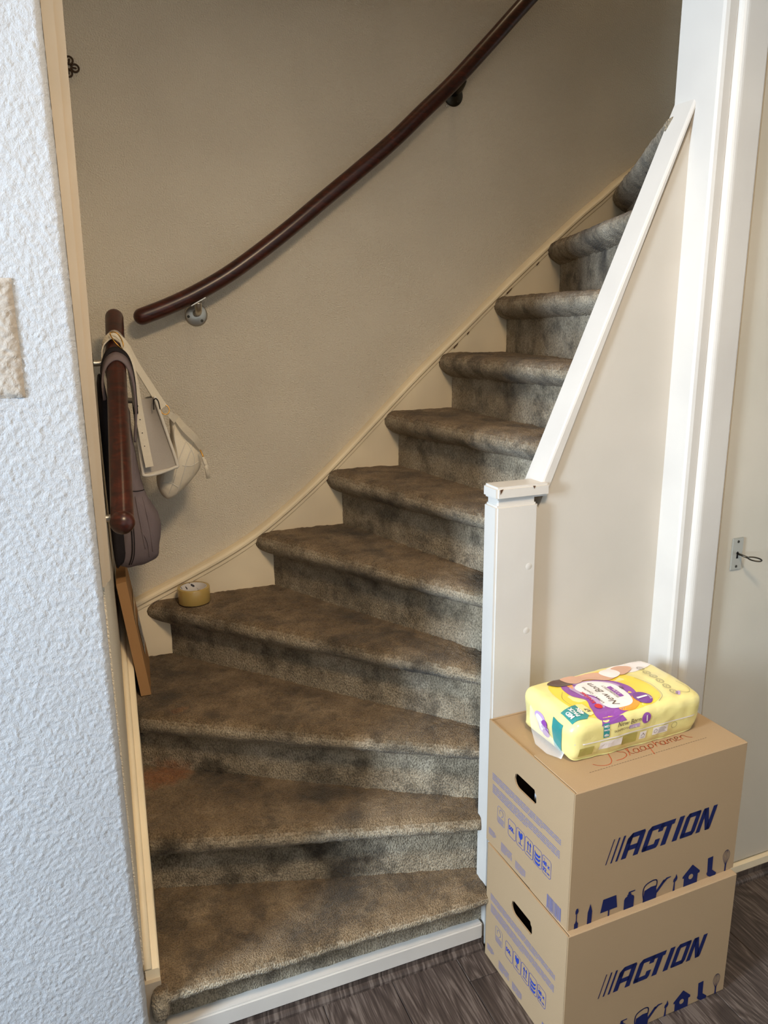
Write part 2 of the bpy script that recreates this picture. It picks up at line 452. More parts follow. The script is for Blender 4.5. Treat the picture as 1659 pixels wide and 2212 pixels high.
# narrow jamb strip beside the textured wall, cut off above the stair stringer
t1 = MB()
def strip_outline(xa, xb, z0, rr, grow):     # the visible width grows a little towards the top
    pts = [(xa, 2.6), (xa, z0)]
    for k in range(7):
        a = k / 6 * math.pi / 2; pts.append((xb - rr + rr * math.sin(a), z0 + rr - rr * math.cos(a)))
    return pts + [(xb + grow, 2.6)]
t1.prism(strip_outline(0.0128, 0.0205, 1.118, 0.007, 0.0165), 'y', 1.424, 1.45)
t1.prism(strip_outline(0.0128, 0.0290, 1.122, 0.010, 0.0248), 'y', 1.436, 1.456)
struct(t1.build('trim_1', MAT['cream_paint_shaded']))
# casing below it, down to the floor in front of the stringer
struct(MB().box(0.0125, 0.0465, 1.452, 1.478, 0.0, 0.20).build('trim_2', MAT['cream_paint_shaded']))

# white plinth under the first riser, dark wood skirting and quarter round
struct(MB().bbox(0.047, 0.842, 1.447, 1.49, 0.026, 0.072, 0.004, 2).build('trim_3', MAT['white_paint']))
sk = MB().box(0.02, 0.846, 1.449, 1.48, 0.0, 0.026)
sk.prism([(1.449, 0), (1.436, 0), (1.437, 0.006), (1.441, 0.011), (1.449, 0.013)], 'x', 0.02, 0.84)
struct(sk.build('baseboard_front', MAT['skirting_wood']))

# door post, architrave, cupboard door
PX = 1.327
struct(MB().prism([(PX, 1.519), (PX, 1.397), (PX + 0.003, 1.390), (PX + 0.010, 1.387), (1.357, 1.387), (1.357, 1.519)], 'z', 0, 2.6)
       .build('trim_4', MAT['white_paint']))
arch = [(1.357, 1.42), (1.357, 1.3865)]
for k in range(7):
    a = k / 6 * math.pi / 2; arch.append((1.376 - 0.017 * math.cos(a), 1.388 - 0.017 * math.sin(a)))
arch += [(1.432, 1.371), (1.436, 1.373), (1.436, 1.42)]
struct(MB().prism(arch, 'z', 0.0, 2.6).build('trim_5', MAT['white_paint']))
dr = struct(MB().bbox(1.449, 2.30, 1.385, 1.424, 0.056, 2.2, 0.003, 2).build('door_1', MAT['door_paint']))
struct(MB().box(1.436, 1.449, 1.412, 1.424, 0, 2.2).build('trim_6', MAT['cream_paint']))
struct(MB().box(1.436, 2.32, 1.374, 1.424, 0.030, 0.052).build('trim_7', MAT['cream_paint']))
br = MB().box(1.335, 3.0, 1.372, 1.42, 0.0, 0.030)
br.prism([(1.372, 0), (1.358, 0), (1.359, 0.006), (1.363, 0.011), (1.372, 0.013)], 'x', 1.335, 3.0)
struct(br.build('baseboard_right', MAT['skirting_wood']))
# lock plate on the door
lp = MB().bbox(1.493, 1.530, 1.3815, 1.386, 0.962, 1.047, 0.0018, 2).build('lock_plate', MAT['alu'], dr)
for zz in (0.972, 1.037):
    MB().lathe([(0, -0.0012), (0.0032, -0.0010), (0.0036, 0.0)], (1.5115, 1.3815, zz), (0, 1, 0), 14).build('screw', MAT['steel_dark'], lp)
kh = MB().prism([(1.5088, 0.993), (1.5148, 0.993), (1.5138, 1.003), (1.5158, 1.0075), (1.5118, 1.0115), (1.5078, 1.0075), (1.5098, 1.003)], 'y', 1.3808, 1.3818)
kh.build('keyhole', MAT['black'], lp)
key = base('key', (1.5115, 1.380, 1.005)); tag(key, 'small worn steel key sticking out of the cupboard door lock', 'key')
MB().tube([(1.5115, 1.385, 1.0055), (1.5135, 1.368, 1.0045), (1.5165, 1.352, 1.0025)], 0.0027, 10).build('shaft', MAT['steel_dark'], key, True)
bow = [(1.5165 + 0.018 * (1 - math.cos(a)) * 0.62, 1.352 - 0.011 + 0.011 * math.cos(a), 1.0022 - 0.0055 * (1 - math.cos(a)) * 0.3 + 0.0045 * math.sin(a)) for a in [k / 20 * 2 * math.pi for k in range(20)]]
MB().tube(bow, 0.0019, 8, closed=True).build('bow', MAT['steel_dark'], key, True)

# the beige plate at the edge of the textured wall
def wall_plate():
    nx, nz = 40, 74; x0, x1, z0, z1 = -0.190, -0.074, 1.470, 1.659
    P = []
    for j in range(nz + 1):
        for i in range(nx + 1):
            u, v = i / nx, j / nz
            e = min(u, 1 - u) * (x1 - x0); e2 = min(v, 1 - v) * (z1 - z0); dd = min(e, e2)
            h = 0.0042 * math.sin(min(1.0, dd / 0.012) * math.pi / 2)
            P.append((x0 + u * (x1 - x0) - 0.010 * v * 0 , WY - 0.0012 - h, z0 + v * (z1 - z0)))
    n = nx + 1
    fs = [(j * n + i, j * n + i + 1, (j + 1) * n + i + 1, (j + 1) * n + i) for j in range(nz) for i in range(nx)]
    o = mk('wall_plate', P, fs, fabric('beige_fuzzy', (166, 158, 148), 0.95, 380, 0.6, 60), smooth=True)
    roughen(o, [(0.0012, 180, 5), (0.0008, 330, 6)])
    return tag(o, 'beige rectangular plate with fuzzy surface on the white textured wall', 'wall plate')
wall_plate()

# ------------------------------------------------------------------ staircase
st = base('staircase', (0.85, 1.50, 0.0))
tag(st, 'winding staircase with worn brown-grey carpet, cream stringers and white newel post', 'staircase')
OUT = {1: (left_x(1.480), 1.480), 2: (left_x(1.765), 1.765), 3: (left_x(2.05), 2.05), 4: (0.211, SF), 5: (0.555, SF), 6: (0.798, SF), 7: (1.004, SF),
       8: (1.2045, SF), 9: (1.413, SF), 10: (1.623, SF), 11: (1.885, SF), 12: (2.235, 2.34)}
INN = {1: (0.850, 1.467), 2: (0.885, 1.508), 3: (0.932, 1.508), 4: (0.962, 1.508), 5: (1.000, 1.508), 6: (1.050, 1.508), 7: (1.130, 1.508),
       8: (1.210, 1.508), 9: (1.265, 1.508), 10: (1.298, 1.508), 11: (1.342, 1.490), 12: (1.42, 1.53)}
PROF = [(0.012, 0.0), (0.024, -0.0012), (0.034, -0.005), (0.042, -0.0115), (0.0475, -0.020), (0.050, -0.030), (0.0485, -0.041), (0.043, -0.051), (0.034, -0.0595), (0.022, -0.067), (0.010, -0.073), (0.0, -0.077)]
def lerp(a, b, t): return (a[0] + (b[0] - a[0]) * t, a[1] + (b[1] - a[1]) * t)
DX = 0.0075
def tread(k):
    A0, A1, B0, B1 = OUT[k], INN[k], OUT[k + 1], INN[k + 1]
    d = Vector((A1[0] - A0[0], A1[1] - A0[1])); L = d.length; d.normalize()
    nrm = Vector((d.y, -d.x))
    back = Vector((B0[0] + B1[0] - A0[0] - A1[0], B0[1] + B1[1] - A0[1] - A1[1]))
    if nrm.dot(back) > 0: nrm = -nrm
    w0 = Vector((-0.05, -1.0)) if k <= 3 else Vector((-1.0, 0.0))
    if k == 1: w0 = Vector((-0.25, -1.0))
    w1 = Vector((-0.05, -1.0)) if k == 1 else (Vector((-1.0, -0.75)) if k == 2 else (Vector((-1, -0.4)) if k == 3 else Vector((-1.0, 0.0))))
    if k >= 10: w1 = nrm.copy()
    v0 = w0 / nrm.dot(w0); v1 = w1 / nrm.dot(w1)
    if v0.length > 2.2: v0 = v0.normalized() * 2.2
    if v1.length > 2.2: v1 = v1.normalized() * 2.2
    nt = max(12, int(L / DX)); far = max(Vector((B0[0] - A0[0], B0[1] - A0[1])).length, 0.1); nb = max(6, int(far / DX))
    z = k * R_; V = []
    ncol = nb + 1 + len(PROF)
    for i in range(nt + 1):
        t = i / nt; A = lerp(A0, A1, t); B = lerp(B0, B1, t); v = v0 * (1 - t) + v1 * t
        zs = (1.03 * (1 - t) + 0.78 * t) if k > 1 else 0.64
        f = Vector(A) + v * 0.0
        for j in range(nb + 1):
            q = lerp((B[0] - v.x * 0.006, B[1] - v.y * 0.006), (f.x, f.y), j / nb)
            V.append((q[0], q[1], z - 0.002 * math.sin(math.pi * t)))
        for dd, dz in PROF:
            q = Vector(A) + v * dd
            V.append((q.x, q.y, z + dz * zs - 0.002 * math.sin(math.pi * t)))
    F = [(i * ncol + j, i * ncol + j + 1, (i + 1) * ncol + j + 1, (i + 1) * ncol + j) for i in range(nt) for j in range(ncol - 1)]
    # closed carpet ends of the nose
    for i in (0, nt):
        F.append(tuple(i * ncol + nb + m for m in range(len(PROF) + 1)))
    if k == 3:      # the corner of the winder
        c = (left_x(SF), SF); n0 = len(V); m = 24
        for i in range(m + 1):
            a = lerp(A0, c, i / m); b = lerp(B0, c, 0) if False else B0
            for j in range(m + 1):
                q = lerp(a, lerp(A0, B0, 0.0), 0) ; 
                e = lerp(lerp(A0, B0, i / m), lerp(A0, c, min(1.0, i / m)), j / m)
                V.append((e[0], e[1], z))
        F += [(n0 + i * (m + 1) + j, n0 + i * (m + 1) + j + 1, n0 + (i + 1) * (m + 1) + j + 1, n0 + (i + 1) * (m + 1) + j) for i in range(m) for j in range(m)]
    o = mk('tread', V, F, MAT['carpet'], st, True)
    roughen(o, [(0.0020, 125, k), (0.0016, 48, k + 20), (0.0024, 9, k + 40)])
def riser(k):
    A0, A1 = OUT[k], INN[k]; L = math.hypot(A1[0] - A0[0], A1[1] - A0[1]); nt = max(8, int(L / DX))
    z0 = (k - 1) * R_ - 0.004 if k > 1 else 0.066; z1 = k * R_ - 0.040; nz = max(3, int((z1 - z0) / DX))
    V = []
    for i in range(nt + 1):
        q = lerp(A0, A1, i / nt)
        for j in range(nz + 1): V.append((q[0], q[1], z0 + (z1 - z0) * j / nz))
    F = [(i * (nz + 1) + j, i * (nz + 1) + j + 1, (i + 1) * (nz + 1) + j + 1, (i + 1) * (nz + 1) + j) for i in range(nt) for j in range(nz)]
    o = mk('riser', V, F, MAT['carpet'], st, True)
    roughen(o, [(0.0012, 120, k + 60), (0.0012, 30, k + 80)])
for k in range(1, 12): tread(k); riser(k)
fold = MB().pillow(smooth2([(0.024, 0.112), (0.022, 0.150), (0.028, 0.178), (0.040, 0.188), (0.058, 0.186), (0.062, 0.150), (0.058, 0.118), (0.042, 0.104)], 5, True), 1.447, 0.022, 0.02, 9).build('carpet_fold', MAT['carpet'], st, True)
roughen(fold, [(0.0015, 120, 3), (0.002, 45, 4)])

# stringer along the side wall: its top edge is seen from above
zt = lambda y: 0.25 + 0.65 * (y - 1.5)
def side_stringer():
    V = []; ys = [1.462, 1.60, 1.80, 2.0, 2.2, SF + 0.027]
    for y in ys:
        xf = left_x(y)
        V += [(xf - 0.030, y, max(0.0, zt(y) - 0.40)), (xf, y, max(0.0, zt(y) - 0.40)), (xf, y, zt(y) - 0.003), (xf - 0.003, y, zt(y)), (xf - 0.030, y, zt(y))]
    F = [(i * 5 + k, i * 5 + (k + 1) % 5, i * 5 + 5 + (k + 1) % 5, i * 5 + 5 + k) for i in range(len(ys) - 1) for k in range(5)]
    F += [(4, 3, 2, 1, 0), tuple((len(ys) - 1) * 5 + k for k in range(5))]
    s = mk('side_stringer', V, F, MAT['cream_paint'], st)
    m = MB()
    pth = [(left_x(y) - 0.024, y, zt(y) + 0.002) for y in ys]
    m.tube(pth, 0.009, 8)
    m.build('bead', MAT['cream_paint'], s, True)
side_stringer()

# stringer on the far wall with its moulded cap
CAPL = [(0.094, 0.738), (0.123, 0.752), (0.269, 0.813), (0.404, 0.873), (0.512, 0.933), (0.64, 1.025), (0.77, 1.133), (0.92, 1.271), (1.072, 1.412), (1.245, 1.562),
        (1.419, 1.713), (1.616, 1.876), (1.70, 1.943), (1.782, 2.003), (1.856, 2.060), (2.0, 2.15), (2.25, 2.29)]
cl = smooth2(CAPL, 4)
poly = [(x, z - 0.012) for x, z in cl] + [(2.25, 1.2), (1.2, 0.5), (0.5, 0.3), (0.094, 0.3)]
fs_ = MB().prism(poly, 'y', SF, FY - 0.0004).build('far_stringer', MAT['cream_paint'], st)
def cap_sweep():
    prof = [(SF + 0.0286, 0.0), (SF + 0.004, 0.0), (SF - 0.006, -0.003), (SF - 0.011, -0.010), (SF - 0.011, -0.017), (SF - 0.007, -0.021), (SF - 0.0045, -0.024), (SF - 0.0045, -0.034), (SF - 0.001, -0.037), (SF + 0.0286, -0.037)]
    n = len(prof); V = [(x, y, z + dz) for x, z in cl for y, dz in prof]
    F = [(i * n + k, i * n + (k + 1) % n, (i + 1) * n + (k + 1) % n, (i + 1) * n + k) for i in range(len(cl) - 1) for k in range(n)]
    F += [tuple(range(n)), tuple((len(cl) - 1) * n + k for k in range(n))]
    mk('stringer_cap', V, F, MAT['cream_paint'], fs_)
cap_sweep()

# newel post, panel and sloping cap
nw = MB().bbox(0.847, 0.957, 1.443, 1.500, 0.0, 1.181, 0.005, 2).build('newel_post', MAT['white_paint'], st)
MB().bbox(0.853, 0.951, 1.449, 1.494, 1.178, 1.196, 0.003, 1).build('neck', MAT['white_paint'], nw)
MB().bbox(0.846, 0.985, 1.440, 1.504, 1.194, 1.224, 0.005, 2).build('cap', MAT['white_paint'], nw)
for px_, pz_ in ((0.937, 1.03), (0.937, 0.87)):
    MB().lathe([(0, -0.0009), (0.006, -0.0008), (0.0085, 0.0)], (px_, 1.443, pz_), (0, 1, 0), 16).build('plug', MAT['white_paint'], nw, True)
chip = M('bare_wood', (84, 58, 40), 0.7).m
MB().add([(0.8535, 1.4392, 1.219), (0.862, 1.4392, 1.2205), (0.8545, 1.4392, 1.2075)], [(0, 1, 2)]).build('paint_chip', chip, nw)
MB().add([(0.938, 1.4392, 1.2215), (0.945, 1.4392, 1.2210), (0.942, 1.4392, 1.2140)], [(0, 1, 2)]).build('paint_chip', chip, nw)
for cx_, cz_, cl_ in ((1.372, 1.629, 0.03), (1.405, 1.662, 0.022), (1.52, 1.757, 0.012), (1.205, 1.485, 0.018), (0.742, 1.068, 0.006), (1.255, 1.530, 0.010)):
    cz_ += 0.008
    MB().add([(cx_, SF - 0.0075, cz_), (cx_ + cl_, SF - 0.0075, cz_ + cl_ * 0.86), (cx_ + cl_ * 0.9, SF - 0.0075, cz_ + cl_ * 0.86 - 0.005), (cx_ + 0.002, SF - 0.0075, cz_ - 0.004)], [(0, 1, 2, 3)]).build('paint_chip', chip, fs_)
SL = (2.05 - 1.222) / (PX - 0.969)
ang = math.atan(SL)
pn = MB().prism([(0.95, 0.0), (PX + 0.004, 0.0), (PX + 0.004, 2.05 - 0.045), (0.969, 1.222 - 0.06), (0.95, 1.19)], 'y', 1.462, 1.512).build('side_panel', MAT['panel_paint'], st)
def slope_cap():
    ca, sa = math.cos(ang), math.sin(ang)
    a = (0.969 - 0.006 * ca, 1.222 - 0.006 * sa); L = math.hypot(PX - 0.969, 2.05 - 1.222) + 0.012
    prof = [(1.453, -0.024), (1.453, -0.006), (1.4545, -0.002), (1.459, 0.0), (1.520, 0.0), (1.525, -0.004), (1.525, -0.024)]
    V = []
    for s in (0, L):
        for y, h in prof:
            V.append((a[0] + ca * s - sa * h, y, a[1] + sa * s + ca * h))
    n = len(prof)
    V2 = [(min(v[0], PX + 0.006), v[1], v[2]) for v in V]
    mk('sloping_cap', V2, [(k, (k + 1) % n, n + (k + 1) % n, n + k) for k in range(n)] + [tuple(range(n)), tuple(n + k for k in range(n))], MAT['white_paint'], st)
slope_cap()

# ------------------------------------------------------------------ handrails
RR = 0.0235
hr = base('handrail', (0.359, FY, 1.60)); tag(hr, 'long dark mahogany handrail curving up the far stairwell wall', 'handrail', 'mahogany handrails')
RY = SF - 0.05
pts = [(0.200, 1.603), (0.27, 1.629), (0.349, 1.664), (0.445, 1.716), (0.544, 1.782), (0.645, 1.856), (0.748, 1.936), (0.86, 2.022), (0.973, 2.112), (1.07, 2.198), (1.174, 2.290), (1.30, 2.414), (1.427, 2.542), (1.70, 2.81), (1.95, 3.06)]
MB().tube(smooth_path([(x, RY, z) for x, z in pts], 5), RR, 20, 'round').build('rail', MAT['mahogany'], hr, True)
def wall_bracket(par, cx, cz, rx, rz, mat, slope):
    b = base('bracket', (cx, FY, cz)); b.parent = None
    # arm: from the flange out and up to the rail
    arm = smooth_path([(cx, FY - 0.004, cz + 0.004), (cx, FY - 0.040, cz + 0.006), (cx + (rx - cx) * 0.6, RY + 0.012, cz + 0.014), (rx, RY, rz - RR - 0.002)], 6)
    o = MB().tube(arm, 0.0105, 14).build('bracket', mat, par, True)
    MB().lathe([(0, -0.0045), (0.030, -0.0045), (0.0335, -0.002), (0.0335, 0.0)], (cx, FY, cz), (0, 1, 0), 36).build('flange', mat, o, True)
    ca, sa = math.cos(slope), math.sin(slope)
    MB().ribbon([(rx - ca * 0.024, RY, rz - RR - 0.0015 - sa * 0.024), (rx + ca * 0.024, RY, rz - RR - 0.0015 + sa * 0.024)], (0, 1, 0), 0.026, 0.003).build('saddle', mat, o)
    for k in range(3):
        a = math.radians(200 + k * 120 - 8)
        MB().lathe([(0.0, -0.0008), (0.0028, -0.0008), (0.0042, 0.0)], (cx + 0.0235 * math.cos(a), FY - 0.0045, cz + 0.0235 * math.sin(a)), (0, 1, 0), 12).build('screw', MAT['steel_dark'], o)
    bpy.data.objects.remove(b)
wall_bracket(hr, 0.362, 1.607, 0.358, 1.668, MAT['steel'], 0.5)
wall_bracket(hr, 1.212, 2.275, 1.207, 2.322, MAT['steel_dark'], 0.78)

hl = base('handrail', (0.066, 1.66, 1.16)); tag(hl, 'short dark mahogany handrail with round end, carrying the hanging bags', 'handrail', 'mahogany handrails')
A_ = Vector((0.0665, 1.625, 1.190)); B_ = Vector((0.121, 2.235, 1.600))
MB().tube([A_, A_.lerp(B_, 0.33), A_.lerp(B_, 0.66), B_], RR, 20, 'round').build('rail', MAT['mahogany'], hl, True)
kb = A_ - (B_ - A_).normalized() * 0.004
MB().lathe([(0.0255 * math.sin(a), -0.0255 * math.cos(a)) for a in [k / 14 * math.pi for k in range(15)]], kb, (B_ - A_), 24).build('end_knob', MAT['mahogany'], hl, True)
for tt in (0.07, 0.80):
    c = A_.lerp(B_, tt); xw = left_x(c.y) - 0.028
    o = MB().tube(smooth_path([(xw, c.y, c.z - 0.030), (xw + 0.018, c.y, c.z - 0.030), (c.x - 0.002, c.y, c.z - 0.02)], 4), 0.008, 12).build('bracket', MAT['steel'], hl, True)
    MB().lathe([(0, 0.003), (0.028, 0.003), (0.030, 0.0)], (xw, c.y, c.z - 0.030), (1, 0, 0), 28).build('flange', MAT['steel'], o, True)
def rail_at(t): return A_.lerp(B_, t)

# ------------------------------------------------------------------ small things on the stairs
# clear parcel tape on the fourth step
tp = base('tape_roll', (0.284, 2.312, 0.741)); tag(tp, 'roll of clear yellowish packing tape standing on a carpeted step', 'tape')
tz = 4 * R_ + 0.003
tape_m = M('tape_film', (178, 152, 90), 0.18, 0.5); tape_m.b.inputs['Subsurface Weight'].default_value = 0.15; tape_m.b.inputs['Coat Weight'].default_value = 0.3
MB().lathe([(0.0405, 0.0), (0.0485, 0.0), (0.0492, 0.001), (0.0492, 0.047), (0.0485, 0.048), (0.0405, 0.048)], (0.284, 2.312, tz), (0, 0, 1), 56).build('film', tape_m.m, tp, True)
def core_mat():
    k = M('core_print', (206, 202, 200), 0.7, 0.2)
    w = k.n('ShaderNodeTexWave', wave_type='BANDS', bands_direction='DIAGONAL', Scale=22.0, Distortion=1.5, Detail=1.0); k.link(k.co, w.inputs['Vector'])
    n_ = k.noise(70, 2)
    mu = k.n('ShaderNodeMath', operation='MULTIPLY'); k.link(w.outputs['Fac'], mu.inputs[0]); k.link(n_, mu.inputs[1])
    k.color(k.ramp(mu.outputs[0], [(0.50, (206, 202, 200)), (0.56, (60, 58, 66))]))
    return k.m
MB().lathe([(0.0375, 0.0), (0.0404, 0.0), (0.0404, 0.048), (0.0375, 0.048), (0.0375, 0.0)], (0.284, 2.312, tz), (0, 0, 1), 48).build('core', core_mat(), tp, True)

# flat parcel leaning against the side stringer
fb = base('flat_parcel', (0.105, 2.10, 3 * R_)); tag(fb, 'flat brown cardboard parcel leaning upright in the stair corner', 'parcel')
z3 = 3 * R_ + 0.003
def hexa(b0, b1, b2, b3, t0, t1, t2, t3):
    return MB().add([b0, b1, b2, b3, t0, t1, t2, t3], [(0, 3, 2, 1), (4, 5, 6, 7), (0, 1, 5, 4), (1, 2, 6, 5), (2, 3, 7, 6), (3, 0, 4, 7)])
hexa((0.090, 2.10, z3), (0.118, 2.10, z3), (0.136, 2.345, z3), (0.108, 2.345, z3),
     (0.0535, 2.10, 0.897), (0.0800, 2.10, 0.902), (0.092, 2.345, 0.902), (0.066, 2.345, 0.897)).build('carton', MAT['cardboard_b'], fb)
def on_parcel(s, t):   # point on its right-hand broad face: s along y, t up
    a = Vector((0.118, 2.10, z3)).lerp(Vector((0.136, 2.345, z3)), s); b = Vector((0.080, 2.10, 0.902)).lerp(Vector((0.092, 2.345, 0.902)), s)
    return a.lerp(b, t) + Vector((0.0008, 0, 0.0002))
q4 = [on_parcel(0.45, 0.22), on_parcel(0.93, 0.22), on_parcel(0.93, 0.50), on_parcel(0.45, 0.50)]
lab = MB().add(q4, [(0, 1, 2, 3)]).build('address_label', M('label_paper', (206, 200, 194), 0.6).m, fb)
for i in range(6):
    t0 = 0.26 + i * 0.038
    MB().add([on_parcel(0.5, t0) + Vector((0.0005, 0, 0)), on_parcel(0.84 - 0.05 * (i % 3), t0) + Vector((0.0005, 0, 0)), on_parcel(0.84 - 0.05 * (i % 3), t0 + 0.014) + Vector((0.0005, 0, 0)), on_parcel(0.5, t0 + 0.014) + Vector((0.0005, 0, 0))], [(0, 1, 2, 3)]).build('print_line', MAT['black'], lab)
q4 = [on_parcel(0.0, 0.62), on_parcel(1, 0.62), on_parcel(1, 0.70), on_parcel(0.0, 0.70)]
MB().add(q4, [(0, 1, 2, 3)]).build('packing_tape', M('brown_tape', (158, 118, 76), 0.25, 0.5).m, fb)

# clover ornament on the far wall
orn = base('wall_ornament', (0.075, FY, 2.245)); tag(orn, 'tiny dark bronze clover-shaped ornament on the plaster by the jamb strip', 'ornament')
def ring_pts(cx, cz, rx, rz, n=24): return [(cx + rx * math.cos(2 * math.pi * k / n), FY - 0.004, cz + rz * math.sin(2 * math.pi * k / n)) for k in range(n)]
MB().tube(ring_pts(0.075, 2.245, 0.0062, 0.0055), 0.0016, 8, closed=True).build('centre_ring', MAT['bronze'], orn, True)
for a in (0, 90, 180, 270):
    c_, s_ = math.cos(math.radians(a - 8)), math.sin(math.radians(a - 8))
    MB().tube(ring_pts(0.075 + 0.0155 * c_, 2.245 + 0.0155 * s_, 0.0092, 0.0092), 0.0023, 8, closed=True).build('petal', MAT['bronze'], orn, True)
    MB().tube([(0.075 + 0.006 * c_, FY - 0.004, 2.245 + 0.006 * s_), (0.075 + 0.017 * c_, FY - 0.004, 2.245 + 0.017 * s_)], [0.0016, 0.0026], 8, 'round').build('vein', MAT['bronze'], orn, True)

from mathutils.bvhtree import BVHTree
def surf(o):
    bm_ = bmesh.new(); bm_.from_mesh(o.data); t = BVHTree.FromBMesh(bm_); bm_.free()
    def f(x, z, off=0.0015, fallback=2.125):
        h = t.ray_cast(Vector((x, 1.5, z)), Vector((0, 1, 0)))
        return (x, (h[0].y if h[0] is not None else fallback) - off, z)
    return f
# ------------------------------------------------------------------ bags hanging on the short handrail
bp = base('backpack', (0.11, 2.11, 0.93)); tag(bp, 'mauve-grey fabric backpack hanging from the short handrail', 'backpack')
ol = smooth2([(0.104, 1.420), (0.122, 1.40), (0.132, 1.30), (0.141, 1.215), (0.150, 1.150), (0.168, 1.105), (0.184, 1.062), (0.181, 1.00), (0.170, 0.962), (0.142, 0.944), (0.105, 0.935), (0.078, 0.938), (0.066, 0.955),
              (0.066, 1.05), (0.070, 1.20), (0.078, 1.33), (0.088, 1.41)], 4, True)
body = MB().pillow(ol, 2.125, 0.075, 0.075, 9).build('body', MAT['bag_grey'], bp, True)
roughen(body, [(0.004, 22, 4), (0.002, 55, 5)])
sb = surf(body)
for dx_ in (0.0, 0.0055):
    MB().tube([sb(x + dx_, z) for x, z in smooth2([(0.092, 0.952), (0.101, 0.985), (0.104, 1.04), (0.104, 1.09), (0.102, 1.13)], 6)], 0.0018 if dx_ == 0 else 0.0012, 8).build('zip', MAT['bag_grey_dark'], bp, True)
for ps in ([(0.122, 1.145), (0.128, 1.08), (0.136, 1.00)], [(0.141, 1.14), (0.150, 1.07), (0.156, 0.985)], [(0.130, 1.05), (0.142, 1.02), (0.146, 0.97)]):
    MB().tube([sb(x, z, 0.0006) for x, z in smooth2(ps, 6)], 0.0022, 8, 'round').build('fold', MAT['bag_grey'], bp, True)
MB().tube([sb(x, z, 0.0005) for x, z in smooth2([(0.147, 1.156), (0.118, 1.161), (0.085, 1.158)], 6)], 0.0012, 8).build('seam', MAT['bag_grey_dark'], body)
MB().ribbon(smooth_path([(0.070, 2.05, 1.40), (0.070, 2.05, 1.455), (0.083, 2.05, 1.492), (0.107, 2.05, 1.506), (0.130, 2.05, 1.490), (0.142, 2.05, 1.445), (0.143, 2.06, 1.37), (0.135, 2.08, 1.29)], 6), (0.09, 0.83, 0.56), 0.030, 0.005).build('carry_loop', MAT['bag_grey'], bp, True)
MB().ribbon(smooth_path([(0.068, 2.065, 1.42), (0.069, 2.072, 1.47), (0.085, 2.076, 1.510), (0.108, 2.078, 1.522), (0.134, 2.075, 1.503), (0.146, 2.07, 1.45), (0.147, 2.075, 1.36)], 6), (0.09, 0.83, 0.56), 0.018, 0.004).build('strap_edge', MAT['bag_grey_dark'], bp, True)
MB().pillow(smooth2([(0.056, 1.44), (0.074, 1.44), (0.082, 1.30), (0.086, 1.10), (0.086, 0.985), (0.070, 0.955), (0.056, 0.97), (0.053, 1.2)], 4, True), 2.085, 0.035, 0.035, 6).build('back_padding', MAT['bag_grey_dark'], bp, True)

tt_ = base('handbag', (0.19, 2.13, 1.19)); tag(tt_, 'small off-white handbag with piped edges, hanging between the backpack and the quilted bag', 'handbag', 'bags on the handrail')
Y0, Y1 = 2.105, 2.160
TL, TR, BRc, BL = (0.143, 1.386), (0.196, 1.395), (0.240, 1.206), (0.150, 1.190)
n_ = 10; V = []
def tq(s, t):  # bilinear on the gusset
    a = (TL[0] + (TR[0] - TL[0]) * s, TL[1] + (TR[1] - TL[1]) * s); b = (BL[0] + (BRc[0] - BL[0]) * s, BL[1] + (BRc[1] - BL[1]) * s)
    return (a[0] + (b[0] - a[0]) * t, a[1] + (b[1] - a[1]) * t)
V = []
for j in range(n_ + 1):
    for i in range(n_ + 1):
        s_, t_ = i / n_, j / n_; q = tq(s_, t_); V.append((q[0], Y0 + 0.022 * math.sin(math.pi * s_) * (1 - t_ * 0.85) + 0.001, q[1]))
F = [(j * 11 + i, j * 11 + i + 1, (j + 1) * 11 + i + 1, (j + 1) * 11 + i) for j in range(n_) for i in range(n_)]
mk('gusset', V, F, MAT['gusset'], tt_, True)
bd = MB()
def wallq(a, b, th=0.004):
    d = Vector((b[0] - a[0], 0, b[1] - a[1])).normalized(); nn = Vector((-d.z, 0, d.x)) * th / 2
    A, B = Vector((a[0], Y0, a[1])), Vector((b[0], Y0, b[1])); e = Vector((0, Y1 - Y0, 0))
    bd.add([A - nn, A + nn, B + nn, B - nn, A - nn + e, A + nn + e, B + nn + e, B - nn + e], [(0, 1, 2, 3), (4, 7, 6, 5), (0, 4, 5, 1), (1, 5, 6, 2), (2, 6, 7, 3), (3, 7, 4, 0)])
wallq(TL, BL); wallq(BL, BRc); wallq(TR, BRc)
bd.add([(TL[0], Y1, TL[1]), (TR[0], Y1, TR[1]), (BRc[0], Y1, BRc[1]), (BL[0], Y1, BL[1])], [(0, 1, 2, 3)])
bd.build('body', MAT['leather_white'], tt_)
pp = smooth_path([(TL[0], Y0, TL[1]), (0.1445, Y0, 1.30), (0.149, Y0, 1.205), (0.154, Y0 - 0.001, 1.190), (0.19, Y0 - 0.001, 1.193), (0.234, Y0 - 0.001, 1.206), (0.240, Y0, 1.214), (0.222, Y0, 1.29), (TR[0], Y0, TR[1])], 6)
MB().tube(pp, 0.0042, 10, 'round').build('piping', MAT['leather_white'], tt_, True)
for (cx, cz) in ((0.147, 1.372), (0.198, 1.381)):
    MB().tube(smooth_path([(cx - 0.007, Y0 - 0.004, cz - 0.016), (cx - 0.006, Y0 - 0.005, cz + 0.006), (cx, Y0 - 0.005, cz + 0.012), (cx + 0.006, Y0 - 0.005, cz + 0.004), (cx + 0.009, Y0 - 0.004, cz - 0.016)], 6), 0.0013, 8, 'round').build('loop_stitching', MAT['black'], tt_, True)
